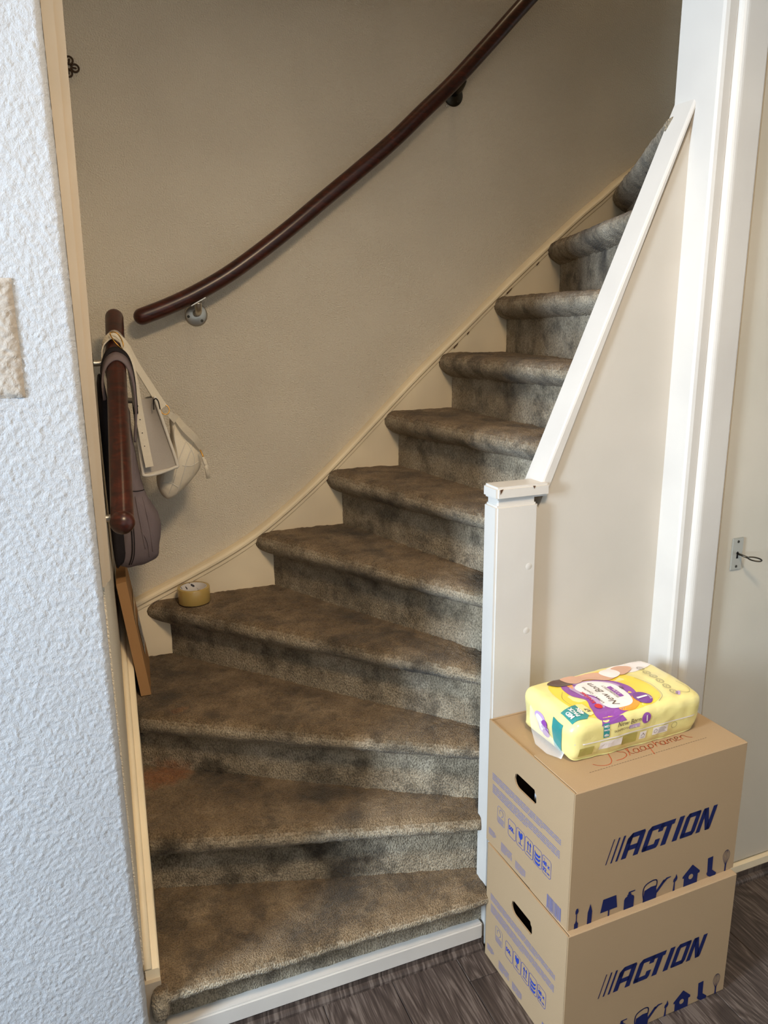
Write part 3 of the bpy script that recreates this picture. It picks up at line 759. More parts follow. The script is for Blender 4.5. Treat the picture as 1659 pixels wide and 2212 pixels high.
MB().ribbon(smooth_path([(0.152, 2.12, 1.38), (0.149, 2.125, 1.45), (0.142, 2.13, 1.52), (0.117, 2.135, 1.562), (0.092, 2.135, 1.545), (0.082, 2.13, 1.48), (0.100, 2.14, 1.40), (0.150, 2.15, 1.385)], 6), (0.09, 0.83, 0.56), 0.018, 0.004).build('handle', MAT['gusset'], tt_, True)

cb = base('crossbody_bag', (0.25, 2.2, 1.10)); tag(cb, 'cream quilted crossbody bag with brass ring, strap slung over the short handrail', 'bag', 'bags on the handrail')
ol = smooth2([(0.246, 1.338), (0.262, 1.320), (0.288, 1.282), (0.308, 1.256), (0.320, 1.225), (0.316, 1.185), (0.292, 1.150), (0.258, 1.120), (0.226, 1.098), (0.207, 1.105), (0.197, 1.135), (0.196, 1.168), (0.215, 1.19), (0.232, 1.225), (0.238, 1.27), (0.238, 1.318)], 5, True)
cbody = MB().pillow(ol, 2.21, 0.045, 0.045, 9).build('body', MAT['leather_cream'], cb, True)
roughen(cbody, [(0.002, 30, 9), (0.003, 14, 3)])
sc_ = surf(cbody)
for ps in ([(0.300, 1.258), (0.276, 1.215), (0.258, 1.16), (0.244, 1.118)], [(0.252, 1.316), (0.246, 1.28), (0.250, 1.22), (0.240, 1.17), (0.220, 1.118)], [(0.262, 1.198), (0.286, 1.194), (0.308, 1.202)], [(0.264, 1.282), (0.284, 1.252), (0.296, 1.215), (0.290, 1.170)], [(0.205, 1.150), (0.226, 1.150), (0.246, 1.135)], [(0.240, 1.190), (0.262, 1.235), (0.280, 1.268)]):
    MB().tube([sc_(x, z, 0.0004, 2.2) for x, z in smooth2(ps, 6)], 0.0013, 6, 'round').build('quilt_seam', MAT['leather_white'], cb, True)
MB().ribbon(smooth_path([(0.250, 2.178, 1.340), (0.272, 2.160, 1.305), (0.300, 2.158, 1.272), (0.320, 2.175, 1.236)], 6), (0.6, -0.3, 0.5), [0.012 + 0.008 * math.sin(k / 18 * math.pi) for k in range(19)], 0.0025).build('flap', MAT['leather_cream'], cb)
MB().tube(smooth_path([(0.312, 2.158, 1.238), (0.317, 2.150, 1.222), (0.320, 2.150, 1.205)], 4), 0.0022, 8, 'round').build('zip_slider', MAT['brass'], cb, True)
tas = MB()
for k in range(5):
    tas.tube([(0.318 + 0.001 * k, 2.150 - 0.0012 * (k % 2), 1.214), (0.325 + 0.0016 * k, 2.150, 1.158 + 0.002 * (k % 2))], 0.0022, 6)
tas.tube([(0.317, 2.15, 1.217), (0.3215, 2.15, 1.200)], 0.0045, 8, 'round')
tas.build('zip_pull', MAT['leather_cream'], cb, True)
rg = [(0.2245 + 0.0112 * math.cos(a), 2.150 + 0.004 * math.sin(a), 1.357 + 0.0125 * math.sin(a)) for a in [k / 24 * 2 * math.pi for k in range(24)]]
MB().tube(rg, 0.0013, 8, closed=True).build('ring', MAT['brass'], cb, True)
MB().ribbon([(0.2300, 2.151, 1.3500), (0.240, 2.158, 1.340), (0.255, 2.172, 1.326)], (0.5, 0, 0.6), [0.012, 0.017, 0.024], 0.004).build('tab', MAT['leather_cream'], cb)
MB().ribbon(smooth_path([(0.075, 2.115, 1.49), (0.082, 2.115, 1.535), (0.108, 2.115, 1.556), (0.136, 2.115, 1.530), (0.160, 2.12, 1.475), (0.192, 2.135, 1.415), (0.2195, 2.148, 1.364)], 6), [Vector((0.09 + 0.3 * k / 36, 0.83 - 0.55 * k / 36, 0.56 - 0.2 * k / 36)) for k in range(37)], 0.026, 0.003).build('shoulder_strap', MAT['leather_cream'], cb)
MB().ribbon(smooth_path([(0.124, 2.098, 1.544), (0.139, 2.092, 1.500), (0.146, 2.088, 1.44), (0.152, 2.086, 1.36), (0.160, 2.084, 1.27), (0.166, 2.084, 1.216)], 6), [Vector((0.3 + 0.7 * min(1, k / 12), 1 - 0.9 * min(1, k / 12), 0.1)) for k in range(31)], 0.021, 0.003).build('strap_end', MAT['leather_cream'], cb)
for k in range(6):
    t_ = 0.12 + k * 0.13; z_ = 1.48 - t_ * 0.30 * 0.9; x_ = 0.142 + 0.020 * t_ * 1.05
    MB().lathe([(0.0, -0.0008), (0.0014, -0.0008), (0.0014, 0)], (x_, 2.0825, z_), (0, 1, 0), 8).build('strap_hole', MAT['black'], cb)
MB().tube(smooth_path([(0.100, 2.098, 1.562), (0.106, 2.088, 1.545), (0.117, 2.084, 1.530), (0.126, 2.088, 1.524), (0.128, 2.094, 1.540), (0.116, 2.094, 1.562)], 4, True), 0.0016, 8, closed=True).build('buckle', MAT['brass'], cb, True)

# ------------------------------------------------------------------ moving boxes
BW, BD, BH = 0.4735, 0.3299, 0.3297
_dg_tmp = []
def text_mesh(body, size=1.0, shear=0.0, offset=0.0, align='LEFT', spacing=1.0):
    cu = bpy.data.curves.new('lettering_source', 'FONT'); cu.body = body; cu.size = size; cu.shear = shear; cu.offset = offset
    cu.align_x = align; cu.space_character = spacing; cu.resolution_u = 3
    ob = bpy.data.objects.new('lettering_source', cu); COL.objects.link(ob)
    dg = bpy.context.evaluated_depsgraph_get()
    me = bpy.data.meshes.new_from_object(ob.evaluated_get(dg))
    vs = [(v.co.x, v.co.y) for v in me.vertices]; fs = [tuple(p.vertices) for p in me.polygons]
    bpy.data.objects.remove(ob); bpy.data.curves.remove(cu); bpy.data.meshes.remove(me)
    return vs, fs

class Flat:
    """flat printed marks in (u, v) on a face; fn maps (u, v) to a point just above the face"""
    def __init__(s): s.v = []; s.f = []
    def poly(s, pts):
        n = len(s.v); s.v += [tuple(p) for p in pts]; s.f.append(tuple(range(n, n + len(pts)))); return s
    def rect(s, u0, v0, u1, v1): return s.poly([(u0, v0), (u1, v0), (u1, v1), (u0, v1)])
    def line(s, pts, w):
        for a, b in zip(pts[:-1], pts[1:]):
            dx, dy = b[0] - a[0], b[1] - a[1]; L = math.hypot(dx, dy) or 1e-9
            ex, ey = dx / L * w * 0.3, dy / L * w * 0.3; nx, ny = -dy / L * w / 2, dx / L * w / 2
            s.poly([(a[0] - ex + nx, a[1] - ey + ny), (a[0] - ex - nx, a[1] - ey - ny), (b[0] + ex - nx, b[1] + ey - ny), (b[0] + ex + nx, b[1] + ey + ny)])
        return s
    def disc(s, c, rx, ry=None, n=28):
        ry = ry or rx
        return s.poly([(c[0] + rx * math.cos(2 * math.pi * k / n), c[1] + ry * math.sin(2 * math.pi * k / n)) for k in range(n)])
    def ring(s, c, rx, ry, w, n=28):
        pts = [(c[0] + rx * math.cos(2 * math.pi * k / n), c[1] + ry * math.sin(2 * math.pi * k / n)) for k in range(n + 1)]
        return s.line(pts, w)
    def text(s, body, u, v, size, rot=0.0, shear=0.0, offset=0.0, align='LEFT', spacing=1.0, mirror=False):
        vs, fs = text_mesh(body, size, shear, offset, align, spacing); c, sn = math.cos(rot), math.sin(rot); n = len(s.v)
        s.v += [(u + x * c - y * sn, v + x * sn + y * c) for x, y in vs]; s.f += [tuple(i + n for i in f) for f in fs]; return s
    def build(s, name, mat, fn, parent, cuts=0):
        if cuts:
            bm = bmesh.new()
            vs = [bm.verts.new((x, y, 0)) for x, y in s.v]
            for f in s.f:
                try: bm.faces.new([vs[i] for i in f])
                except ValueError: pass
            bmesh.ops.triangulate(bm, faces=bm.faces[:])
            for _ in range(cuts):
                es = [e for e in bm.edges if e.calc_length() > 0.012]
                if es: bmesh.ops.subdivide_edges(bm, edges=es, cuts=1)
            bmesh.ops.triangulate(bm, faces=bm.faces[:])
            bm.verts.index_update()
            s.v = [(v.co.x, v.co.y) for v in bm.verts]; s.f = [tuple(v.index for v in f.verts) for f in bm.faces]; bm.free()
        me = bpy.data.meshes.new(name); me.from_pydata([tuple(fn(a, b)) for a, b in s.v], [], s.f)
        me.materials.append(mat); o = bpy.data.objects.new(name, me); COL.objects.link(o); o.parent = parent
        return o

def sheared(pts, u0, v0, h, w, sh):   # letter box 0..1 x 0..1 -> sheared print
    return [(u0 + x * w + sh * y * h, v0 + y * h) for x, y in pts]
def action_logo():
    parts = []; v0, H, sh = 0.1345, 0.0575, 0.335
    for a, wd in ((0.0890, 0.0024), (0.1020, 0.0040), (0.1155, 0.0056)):
        parts.append(('logo_stripe', Flat().poly([(a, v0), (a + wd, v0), (a + wd + sh * H, v0 + H), (a + sh * H, v0 + H)])))
    def L(glyphs):
        F = Flat()
        for u0, w, polys in glyphs:
            for q in polys: F.poly(sheared(q, u0, v0, H, w, sh))
        parts.append(('logo_letter', F))
    L([(0.1300, 0.046, [[(0, 0), (0.29, 0), (0.29, 0.84), (0.22, 1.0), (0, 0.72)], [(0, .6), (.29, .6), (.29, 1), (.20, 1), (0, .82)], [(.2, .80), (.8, .80), (.95, 1), (.2, 1)], [(0.70, 0), (1.0, 0), (1.0, 0.92), (0.92, 1.0), (0.70, 1.0)], [(.2, .30), (.8, .30), (.8, .50), (.2, .50)]])])
    L([(0.1845, 0.0445, [[(0.06, 0), (0.30, 0), (0.30, 1), (0.16, 1), (0, 0.86), (0, 0.08)], [(.06, 0), (.92, 0), (1, .10), (1, .2), (.06, .2)], [(.12, .8), (1, .8), (1, .92), (.94, 1), (.16, 1)], [(.70, .2), (1, .2), (1, .36), (.70, .36)], [(.70, .66), (1, .66), (1, .8), (.70, .8)]])])
    L([(0.2190, 0.0400, [[(0.0, .80), (1.0, .80), (1.0, 1), (0.0, 1)]]), (0.2380, 0.0145, [[(0, 0), (1, 0), (1, .82), (0, .82)]])])
    L([(0.2705, 0.0140, [[(0, 0), (1, 0), (1, 1), (0, 1)]])])
    L([(0.2920, 0.0420, [[(0.06, 0), (.30, 0), (.30, 1), (.14, 1), (0, .86), (0, .08)], [(.70, 0), (.88, 0), (1, .14), (1, .92), (.94, 1), (.70, 1)], [(.06, 0), (.9, 0), (.9, .19), (.06, .19)], [(.1, .81), (.95, .81), (.95, 1), (.14, 1)]])])
    L([(0.3395, 0.0415, [[(0, 0), (.29, 0), (.29, 1), (.04, 1), (0, .9)], [(.71, 0), (.96, 0), (1, .1), (1, 1), (.71, 1)], [(.04, 1), (.36, 1), (.96, 0), (.66, 0)]])])
    return parts
def household_icons():
    out = []
    def icon(n): F = Flat(); out.append((n, F)); return F
    F = icon('screwdriver_print')
    F.poly([(0.0165, 0), (0.0265, 0), (0.0265, 0.013), (0.0235, 0.016), (0.0235, 0.019), (0.0195, 0.019), (0.0195, 0.016), (0.0165, 0.013)]).rect(0.0203, 0.018, 0.0227, 0.038)
    F.poly([(0.0185, 0.037), (0.0245, 0.037), (0.0262, 0.043), (0.0245, 0.05), (0.0205, 0.05), (0.0182, 0.044)])
    icon('pencil_print').poly([(0.050, 0), (0.0615, 0), (0.0625, 0.030), (0.0590, 0.042), (0.0568, 0.050), (0.0545, 0.042), (0.0508, 0.030)])
    icon('lamp_print').poly([(0.0845, 0.0155), (0.130, 0.0155), (0.1255, 0.048), (0.0905, 0.048)]).rect(0.1055, 0, 0.1095, 0.016)
    icon('soap_pump_print').poly([(0.1485, 0), (0.176, 0), (0.176, 0.026), (0.173, 0.031), (0.168, 0.033), (0.168, 0.037), (0.1565, 0.037), (0.1565, 0.033), (0.1515, 0.031), (0.1485, 0.026)]).rect(0.159, 0.037, 0.166, 0.0415).rect(0.160, 0.0405, 0.1775, 0.0435)
    F = icon('watering_can_print')
    F.poly([(0.2015, 0), (0.2395, 0), (0.2405, 0.010), (0.2370, 0.034), (0.2225, 0.035), (0.2045, 0.030), (0.2025, 0.012)])
    F.line(smooth2([(0.2045, 0.004), (0.2005, 0.024), (0.2045, 0.042), (0.222, 0.0495), (0.2355, 0.0485), (0.239, 0.041), (0.2375, 0.030)], 5), 0.0030)
    F.poly([(0.238, 0.010), (0.246, 0.017), (0.262, 0.035), (0.262, 0.041), (0.257, 0.041), (0.2395, 0.021)]).poly([(0.2555, 0.0365), (0.266, 0.044), (0.279, 0.0435), (0.279, 0.0415), (0.268, 0.0395), (0.261, 0.033)])
    icon('paintbrush_print').poly([(0.2875, 0), (0.2935, 0), (0.2925, 0.0245), (0.2895, 0.0245)]).poly([(0.2870, 0.024), (0.2945, 0.024), (0.2985, 0.030), (0.2985, 0.034), (0.2950, 0.044), (0.2925, 0.036), (0.2875, 0.031)])
    F = icon('bird_house_print')
    h = (0.3395, 0.0215); r = 0.0068; body = [(0.319, 0), (0.360, 0), (0.360, 0.024), (0.3655, 0.0245), (0.3655, 0.030), (0.3425, 0.052), (0.3405, 0.052), (0.3145, 0.0285), (0.3145, 0.0235), (0.319, 0.024)]
    n = len(body)
    def ang_(p): return math.atan2(p[1] - h[1], p[0] - h[0]) % (2 * math.pi)
    dense = []
    for i in range(n):
        for k in range(8): dense.append(lerp(body[i], body[(i + 1) % n], k / 8))
    for i in range(len(dense)):
        a, b = dense[i], dense[(i + 1) % len(dense)]
        ca_ = (h[0] + r * math.cos(ang_(a)), h[1] + r * math.sin(ang_(a))); cb_ = (h[0] + r * math.cos(ang_(b)), h[1] + r * math.sin(ang_(b)))
        F.poly([a, b, cb_, ca_])
    icon('sock_print').poly([(0.3875, 0.054), (0.4035, 0.055), (0.4045, 0.018), (0.4185, 0.006), (0.4165, 0), (0.400, 0), (0.391, 0.006), (0.3875, 0.012), (0.3895, 0.018)])
    F = icon('whisk_print'); F.rect(0.4435, 0, 0.4480, 0.020)
    for k in (-1, -0.5, 0, 0.5, 1):
        F.line(smooth2([(0.4457 + k * 0.0016, 0.019), (0.4457 + k * 0.0085, 0.034), (0.4457 + k * 0.0098, 0.046), (0.4457 + k * 0.005, 0.0555), (0.4457, 0.0575)], 4), 0.0011)
    return out
def side_print():
    out = []; rr = random.Random(11)
    def new(n, m): F = Flat(); out.append((n, m, F)); return F
    def para(w0, w1, vtop, rows, step, frac=1.0):
        T = new('text_block', 'ink_faint')
        for i in range(rows):
            v = vtop - i * step; w = w0; end = w1 if i < rows - 1 else w0 - (w0 - w1) * frac
            while w > end + 0.003:
                ln = min(rr.uniform(0.010, 0.030), w - end); T.rect(w, v, w - ln, v - step * 0.42); w -= ln + 0.0022
    para(0.308, 0.036, 0.1985, 4, 0.0050, 0.75); para(0.306, 0.038, 0.1690, 5, 0.0050, 0.55)
    para(0.318, 0.285, 0.041, 5, 0.0036, 0.7); para(0.262, 0.214, 0.037, 7, 0.0036, 0.5); para(0.200, 0.158, 0.031, 6, 0.0036, 0.8)
    para(0.278, 0.252, 0.098, 4, 0.0040)
    def frame(w0, w1, v0, v1, F):
        c = 0.004
        F.line([(w0 - c, v0), (w1 + c, v0), (w1, v0 + c), (w1, v1 - c), (w1 + c, v1), (w0 - c, v1), (w0, v1 - c), (w0, v0 + c), (w0 - c, v0)], 0.0010)
    T = new('tree_mark', 'ink_faint'); frame(0.281, 0.249, 0.082, 0.126, T)
    T.line(smooth2([(0.272, 0.108), (0.272, 0.117), (0.265, 0.121), (0.258, 0.117), (0.258, 0.108), (0.265, 0.103)], 4), 0.0014)
    S = []
    for w0 in (0.2335, 0.1985, 0.1640, 0.1310, 0.0965): F = new('handling_symbol', 'ink_blue'); frame(w0, w0 - 0.0315, 0.078, 0.1225, F); S.append(F)
    S[1].poly([(0.1905, 0.117), (0.1860, 0.117), (0.1835, 0.111), (0.1815, 0.117), (0.1745, 0.117), (0.1745, 0.107), (0.1785, 0.1005), (0.1825, 0.099), (0.1865, 0.1005), (0.1905, 0.107)]).rect(0.1835, 0.087, 0.1815, 0.100).rect(0.190, 0.0855, 0.175, 0.0875)
    for c in (0.1525, 0.1435): S[2].rect(c + 0.0014, 0.092, c - 0.0014, 0.111).poly([(c + 0.0042, 0.108), (c, 0.117), (c - 0.0042, 0.108)])
    S[2].rect(0.1575, 0.0855, 0.1385, 0.0875)
    for v in (0.0855, 0.096, 0.106): S[3].poly([(0.1265, v + 0.006), (0.1220, v + 0.001), (0.1100, v + 0.001), (0.1050, v + 0.006), (0.1050, v + 0.0), (0.1100, v - 0.005), (0.1220, v - 0.005), (0.1265, v)])
    def wt(F, s, w, v, size, **kw):   # text that reads correctly on this face (w runs towards the viewer's left)
        vs, fs = text_mesh(s, size, **kw); n = len(F.v)
        F.v += [(w - x, v + y) for x, y in vs]; F.f += [tuple(i + n for i in f) for f in fs]
    wt(S[0], '50L', 0.2315, 0.0955, 0.0150, offset=0.0006); wt(S[4], 'ca.', 0.0925, 0.1135, 0.0060); wt(S[4], '48 x', 0.0945, 0.1005, 0.0135, offset=0.0006); wt(S[4], '32', 0.0945, 0.0850, 0.0135, offset=0.0006); wt(S[4], 'cm', 0.0785, 0.0850, 0.0072, offset=0.0003)
    B_ = new('barcode', 'ink_faint'); w = 0.0745
    while w > 0.024:
        b = rr.choice((0.0006, 0.0011, 0.0016)); B_.rect(w, 0.0045, w - b, 0.0375); w -= b + rr.choice((0.0005, 0.0009, 0.0013))
    wt(B_, '8 718964 101597', 0.0765, -0.0005, 0.0062)
    return out

def moving_box(name, loc, rz, label, handwritten):
    e = empty(name, loc, rz); tag(e, label, 'cardboard box', 'stacked moving boxes')
    cb_ = MAT['cardboard']; th = 0.004
    MB().bbox(0, BW, 0, th, 0, BH, 0.0015, 1).build('front_panel', cb_, e, local=True)
    MB().bbox(0, BW, BD - th, BD, 0, BH, 0.0015, 1).build('back_panel', cb_, e, local=True)
    MB().bbox(BW - th, BW, th, BD - th, 0, BH, 0.0012, 1).build('side_panel', cb_, e, local=True)
    MB().box(th, BW - th, th, BD - th, 0, th).build('bottom_panel', cb_, e, local=True)
    # side panel with the hand hole
    hole = [(0.137, 0.256), (0.207, 0.256), (0.207, 0.2525), (0.2115, 0.2525)]
    for k in range(7): a = k / 6 * math.pi / 2; hole.append((0.2145 - 0.018 + 0.018 * math.cos(a), 0.2215 + 0.018 - 0.018 * math.sin(a)))
    for k in range(7): a = k / 6 * math.pi / 2; hole.append((0.1285 + 0.010 - 0.010 * math.sin(a), 0.2215 + 0.010 - 0.010 * math.cos(a)))
    hole += [(0.1300, 0.246), (0.1340, 0.2485)]
    bm = bmesh.new(); loops = []
    for x in (0.0, th):
        a = [bm.verts.new((x, w, v)) for w, v in [(0.001, 0), (BD - 0.001, 0), (BD - 0.001, BH), (0.001, BH)]]; b = [bm.verts.new((x, w, v)) for w, v in hole]
        ea = [bm.edges.new((a[i], a[(i + 1) % 4])) for i in range(4)]; eb = [bm.edges.new((b[i], b[(i + 1) % len(b)])) for i in range(len(b))]
        bmesh.ops.triangle_fill(bm, edges=ea + eb, use_beauty=True); loops.append((a, b))
    for li in (0, 1):
        p_, q_ = loops[0][li], loops[1][li]
        for i in range(len(p_)):
            j = (i + 1) % len(p_); bm.faces.new((p_[i], p_[j], q_[j], q_[i]))
    bmesh.ops.recalc_face_normals(bm, faces=bm.faces)
    me = bpy.data.meshes.new('handle_panel'); bm.to_mesh(me); bm.free(); me.materials.append(cb_)
    hp = bpy.data.objects.new('handle_panel', me); COL.objects.link(hp); hp.parent = e
    # lid flaps: the front flap lies over the back flap
    MB().bbox(0.006, BW - 0.002, 0.002, 0.154, BH - 0.0035, BH + 0.0005, 0.0012, 1).build('lid_flap', cb_, e, local=True)
    MB().bbox(0.004, BW - 0.002, 0.150, BD - 0.001, BH - 0.0075, BH - 0.0036, 0.001, 1).build('lid_flap', cb_, e, local=True)
    MB().box(0.010, BW - 0.010, 0.010, BD - 0.010, BH - 0.0120, BH - 0.0085).build('inner_flap', MAT['cardboard_in'], e, local=True)
    ff = lambda u, v: (u, -0.0005, v)
    for n_, F_ in action_logo() + household_icons(): F_.build(n_, MAT['ink_navy'], ff, e)
    sf = lambda w, v: (-0.0005, w, v)
    for n_, m_, F_ in side_print():
        o_ = F_.build(n_, MAT[m_], sf, e)
        if n_ in ('text_block', 'barcode'): o_['kind'] = 'stuff'
    return e
lower = moving_box('moving_box', (0.8438, 1.0983, 0.0005), 0.0178, 'brown printed cardboard moving box standing on the floor, under the other box', False)
upper = moving_box('moving_box', (0.8512, 1.1121, 0.3302), 0.0283, 'brown printed cardboard moving box with handwritten lid, carrying the yellow pack', True)
# crumpled white paper showing in the hand hole
pap = MB().pillow([(0.02, 0.205), (0.06, 0.20), (0.09, 0.215), (0.09, 0.245), (0.05, 0.255), (0.025, 0.25)], 0.155, 0.03, 0.03, 5).build('white_paper', M('white_paper', (232, 230, 232), 0.7).m, upper, True, local=True)
# lid: dotted writing line and the handwriting
tfn = lambda u, w: (u, w, BH + 0.0009)
D_ = Flat(); u = 0.074
while u < 0.402: D_.rect(u, 0.0485 + (u - 0.074) * 0.008, u + 0.0042, 0.0498 + (u - 0.074) * 0.008); u += 0.0072
D_.build('dotted_line', MAT['dot_grey'], tfn, upper)['kind'] = 'stuff'
strokes = [[(0.158, 0.098), (0.153, 0.082), (0.146, 0.066), (0.132, 0.056), (0.112, 0.060), (0.100, 0.072)],
           [(0.208, 0.096), (0.196, 0.104), (0.182, 0.100), (0.182, 0.090), (0.192, 0.082), (0.190, 0.070), (0.174, 0.062), (0.156, 0.062)],
           [(0.196, 0.066), (0.206, 0.086), (0.211, 0.104), (0.207, 0.106), (0.203, 0.090), (0.204, 0.072), (0.210, 0.068)],
           [(0.228, 0.082), (0.220, 0.084), (0.214, 0.076), (0.216, 0.069), (0.224, 0.070), (0.229, 0.082), (0.227, 0.070), (0.232, 0.069)],
           [(0.248, 0.083), (0.240, 0.085), (0.234, 0.077), (0.236, 0.070), (0.244, 0.071), (0.249, 0.083), (0.247, 0.071), (0.253, 0.070)],
           [(0.258, 0.084), (0.254, 0.066), (0.248, 0.046)], [(0.256, 0.074), (0.262, 0.084), (0.269, 0.083), (0.269, 0.075), (0.261, 0.070), (0.256, 0.072)],
           [(0.280, 0.100), (0.278, 0.086), (0.275, 0.070)], [(0.276, 0.076), (0.283, 0.084), (0.288, 0.082), (0.288, 0.070)],
           [(0.303, 0.082), (0.296, 0.084), (0.291, 0.077), (0.293, 0.070), (0.300, 0.071), (0.304, 0.082), (0.303, 0.070), (0.308, 0.071)],
           [(0.311, 0.082), (0.311, 0.070)], [(0.311, 0.077), (0.316, 0.083), (0.319, 0.080), (0.319, 0.070)], [(0.319, 0.077), (0.324, 0.083), (0.328, 0.080), (0.328, 0.070), (0.332, 0.071)],
           [(0.334, 0.076), (0.342, 0.078), (0.343, 0.083), (0.337, 0.084), (0.334, 0.077), (0.337, 0.070), (0.346, 0.071)],
           [(0.350, 0.083), (0.350, 0.069)], [(0.350, 0.077), (0.355, 0.083), (0.361, 0.082), (0.366, 0.072), (0.374, 0.066)]]
for s_ in strokes: Flat().line(smooth2([(a, (b - 0.066) * 0.92 + 0.066) for a, b in s_], 5), 0.0017).build('pen_stroke', MAT['marker_red'], tfn, upper)

# ------------------------------------------------------------------ pack of nappies on the upper box
from mathutils.bvhtree import BVHTree
pk = empty('diaper_pack', (0.8512, 1.1121, 0.3302 + BH + 0.0016), 0.0283)
tag(pk, 'yellow plastic pack of newborn diapers lying on the upper cardboard box', 'diaper pack')
film = M('pack_film', (236, 222, 146), 0.28, 0.5); film.b.inputs['Coat Weight'].default_value = 0.35; film.b.inputs['Coat Roughness'].default_value = 0.15
film.bump(film.noise(26, 3, 0.5, dist=1.0), 0.22, 0.006)
PROFK = smooth2([(0.264, 0.0), (0.272, 0.012), (0.276, 0.050), (0.275, 0.088), (0.268, 0.0985), (0.255, 0.1005), (0.215, 0.1025), (0.160, 0.1030), (0.110, 0.1005), (0.088, 0.0960), (0.077, 0.084), (0.0765, 0.055), (0.083, 0.022), (0.092, 0.003), (0.100, 0.0), (0.18, 0.0)], 6, True)
U0, U1, NU = 0.049, 0.415, 64
V = []
for i in range(NU + 1):
    a = -1 + 2 * i / NU; u = (U0 + U1) / 2 + (U1 - U0) / 2 * math.sin(a * math.pi / 2)
    t_ = abs(u - (U0 + U1) / 2) / ((U1 - U0) / 2); f = (max(0.0, 1 - t_ ** 16)) ** (1 / 3.4)
    f = max(f, 0.03)
    for v, z in PROFK:
        cz = 0.046 if u > 0.2 else 0.046
        V.append((u + (-0.004 if u < 0.1 else 0.006) * (0.5 - z / 0.1) * (t_ ** 4) * -1, 0.177 + (v - 0.177) * (0.55 * f + 0.45 * min(1, f * 1.6)), max(0.0, cz + (z - cz) * f)))
nP = len(PROFK)
F = [(i * nP + k, i * nP + (k + 1) % nP, (i + 1) * nP + (k + 1) % nP, (i + 1) * nP + k) for i in range(NU) for k in range(nP)]
F += [tuple(range(nP)), tuple(NU * nP + k for k in range(nP))]
pb = mk('wrapper', V, F, film.m, pk, True, True)
roughen(pb, [(0.0022, 24, 12), (0.0014, 55, 13)])
_bm = bmesh.new(); _bm.from_mesh(pb.data); bvh = BVHTree.FromBMesh(_bm); _bm.free()
def on_top(off):
    def fn(u, v):
        h = bvh.ray_cast(Vector((u, v, 0.3)), Vector((0, 0, -1)))
        return (u, v, 0.05) if h[0] is None else tuple(h[0] + Vector((0, 0, off)))
    return fn
def on_front(off):
    def fn(u, z):
        h = bvh.ray_cast(Vector((u, -0.2, z)), Vector((0, 1, 0)))
        return (u, 0.09, z) if h[0] is None else tuple(h[0] + Vector((0, -off, 0.0002)))
    return fn
def on_end(off):
    def fn(v, z):
        h = bvh.ray_cast(Vector((-0.2, v, z)), Vector((1, 0, 0)))
        return (0.045, v, z) if h[0] is None else tuple(h[0] + Vector((-off, 0, 0.0002)))
    return fn
def ink(name, rgb): 
    k = M(name, rgb, 0.3, 0.5); k.b.inputs['Coat Weight'].default_value = 0.3; return k.m
INK = dict(yellow=ink('p_yellow', (240, 210, 70)), purple=ink('p_purple', (142, 74, 160)), lilac=ink('p_lilac', (190, 158, 200)), violet=ink('p_violet', (116, 52, 142)), orange=ink('p_orange', (240, 158, 52)), white=ink('p_white', (240, 232, 228)),
           teal=ink('p_teal', (52, 140, 138)), red=ink('p_red', (206, 40, 44)), skin=ink('p_skin', (214, 166, 138)), hair=ink('p_hair', (86, 58, 46)), ink=ink('p_ink', (96, 80, 60)), cream=ink('p_cream', (236, 222, 150)), olive=ink('p_olive', (176, 164, 84)))
def ell(c, ru, rv, rot=0.0, n=36):
    return [(c[0] + ru * math.cos(a) * math.cos(rot) - rv * math.sin(a) * math.sin(rot), c[1] + ru * math.cos(a) * math.sin(rot) + rv * math.sin(a) * math.cos(rot)) for a in [2 * math.pi * k / n for k in range(n)]]
def top_print(name, polys, col, layer, cuts=3):
    for q in polys: Flat().poly(q).build(name, INK[col], on_top(0.0008 + 0.00035 * layer), pk, cuts)
top_print('print_shape', [smooth2([(0.120, 0.250), (0.255, 0.256), (0.300, 0.215), (0.318, 0.15), (0.300, 0.098), (0.225, 0.086), (0.110, 0.092), (0.086, 0.15), (0.090, 0.215)], 5, True)], 'yellow', 0)
top_print('print_shape', [smooth2([(0.285, 0.262), (0.405, 0.266), (0.400, 0.238), (0.335, 0.220), (0.300, 0.232)], 5, True)], 'white', 0)
top_print('print_shape', [smooth2([(0.130, 0.230), (0.200, 0.225), (0.245, 0.205), (0.268, 0.165), (0.262, 0.125), (0.245, 0.100), (0.200, 0.086), (0.124, 0.084), (0.126, 0.12), (0.136, 0.15), (0.116, 0.18)], 5, True)], 'purple', 1)
top_print('print_shape', [smooth2([(0.150, 0.228), (0.200, 0.222), (0.240, 0.200), (0.250, 0.165), (0.225, 0.19), (0.18, 0.205)], 5, True)], 'lilac', 2)
top_print('print_shape', [smooth2([(0.185, 0.098), (0.220, 0.100), (0.240, 0.122), (0.250, 0.128), (0.246, 0.102), (0.220, 0.087), (0.190, 0.088)], 5, True), smooth2([(0.140, 0.226), (0.152, 0.224), (0.146, 0.205), (0.138, 0.21)], 4, True)], 'orange', 2)
top_print('print_shape', [smooth2([(0.134, 0.205), (0.146, 0.214), (0.160, 0.20), (0.152, 0.165), (0.164, 0.14), (0.158, 0.112), (0.148, 0.118), (0.150, 0.14), (0.138, 0.17)], 5, True)], 'lilac', 2)
top_print('print_cloud', [smooth2([(0.150, 0.208), (0.175, 0.220), (0.210, 0.212), (0.236, 0.190), (0.244, 0.155), (0.238, 0.120), (0.222, 0.101), (0.190, 0.097), (0.167, 0.105), (0.159, 0.125), (0.166, 0.145), (0.153, 0.168), (0.145, 0.190)], 6, True)], 'white', 3)
top_print('print_circle', [ell((0.262, 0.112), 0.0215, 0.0225)], 'violet', 4)
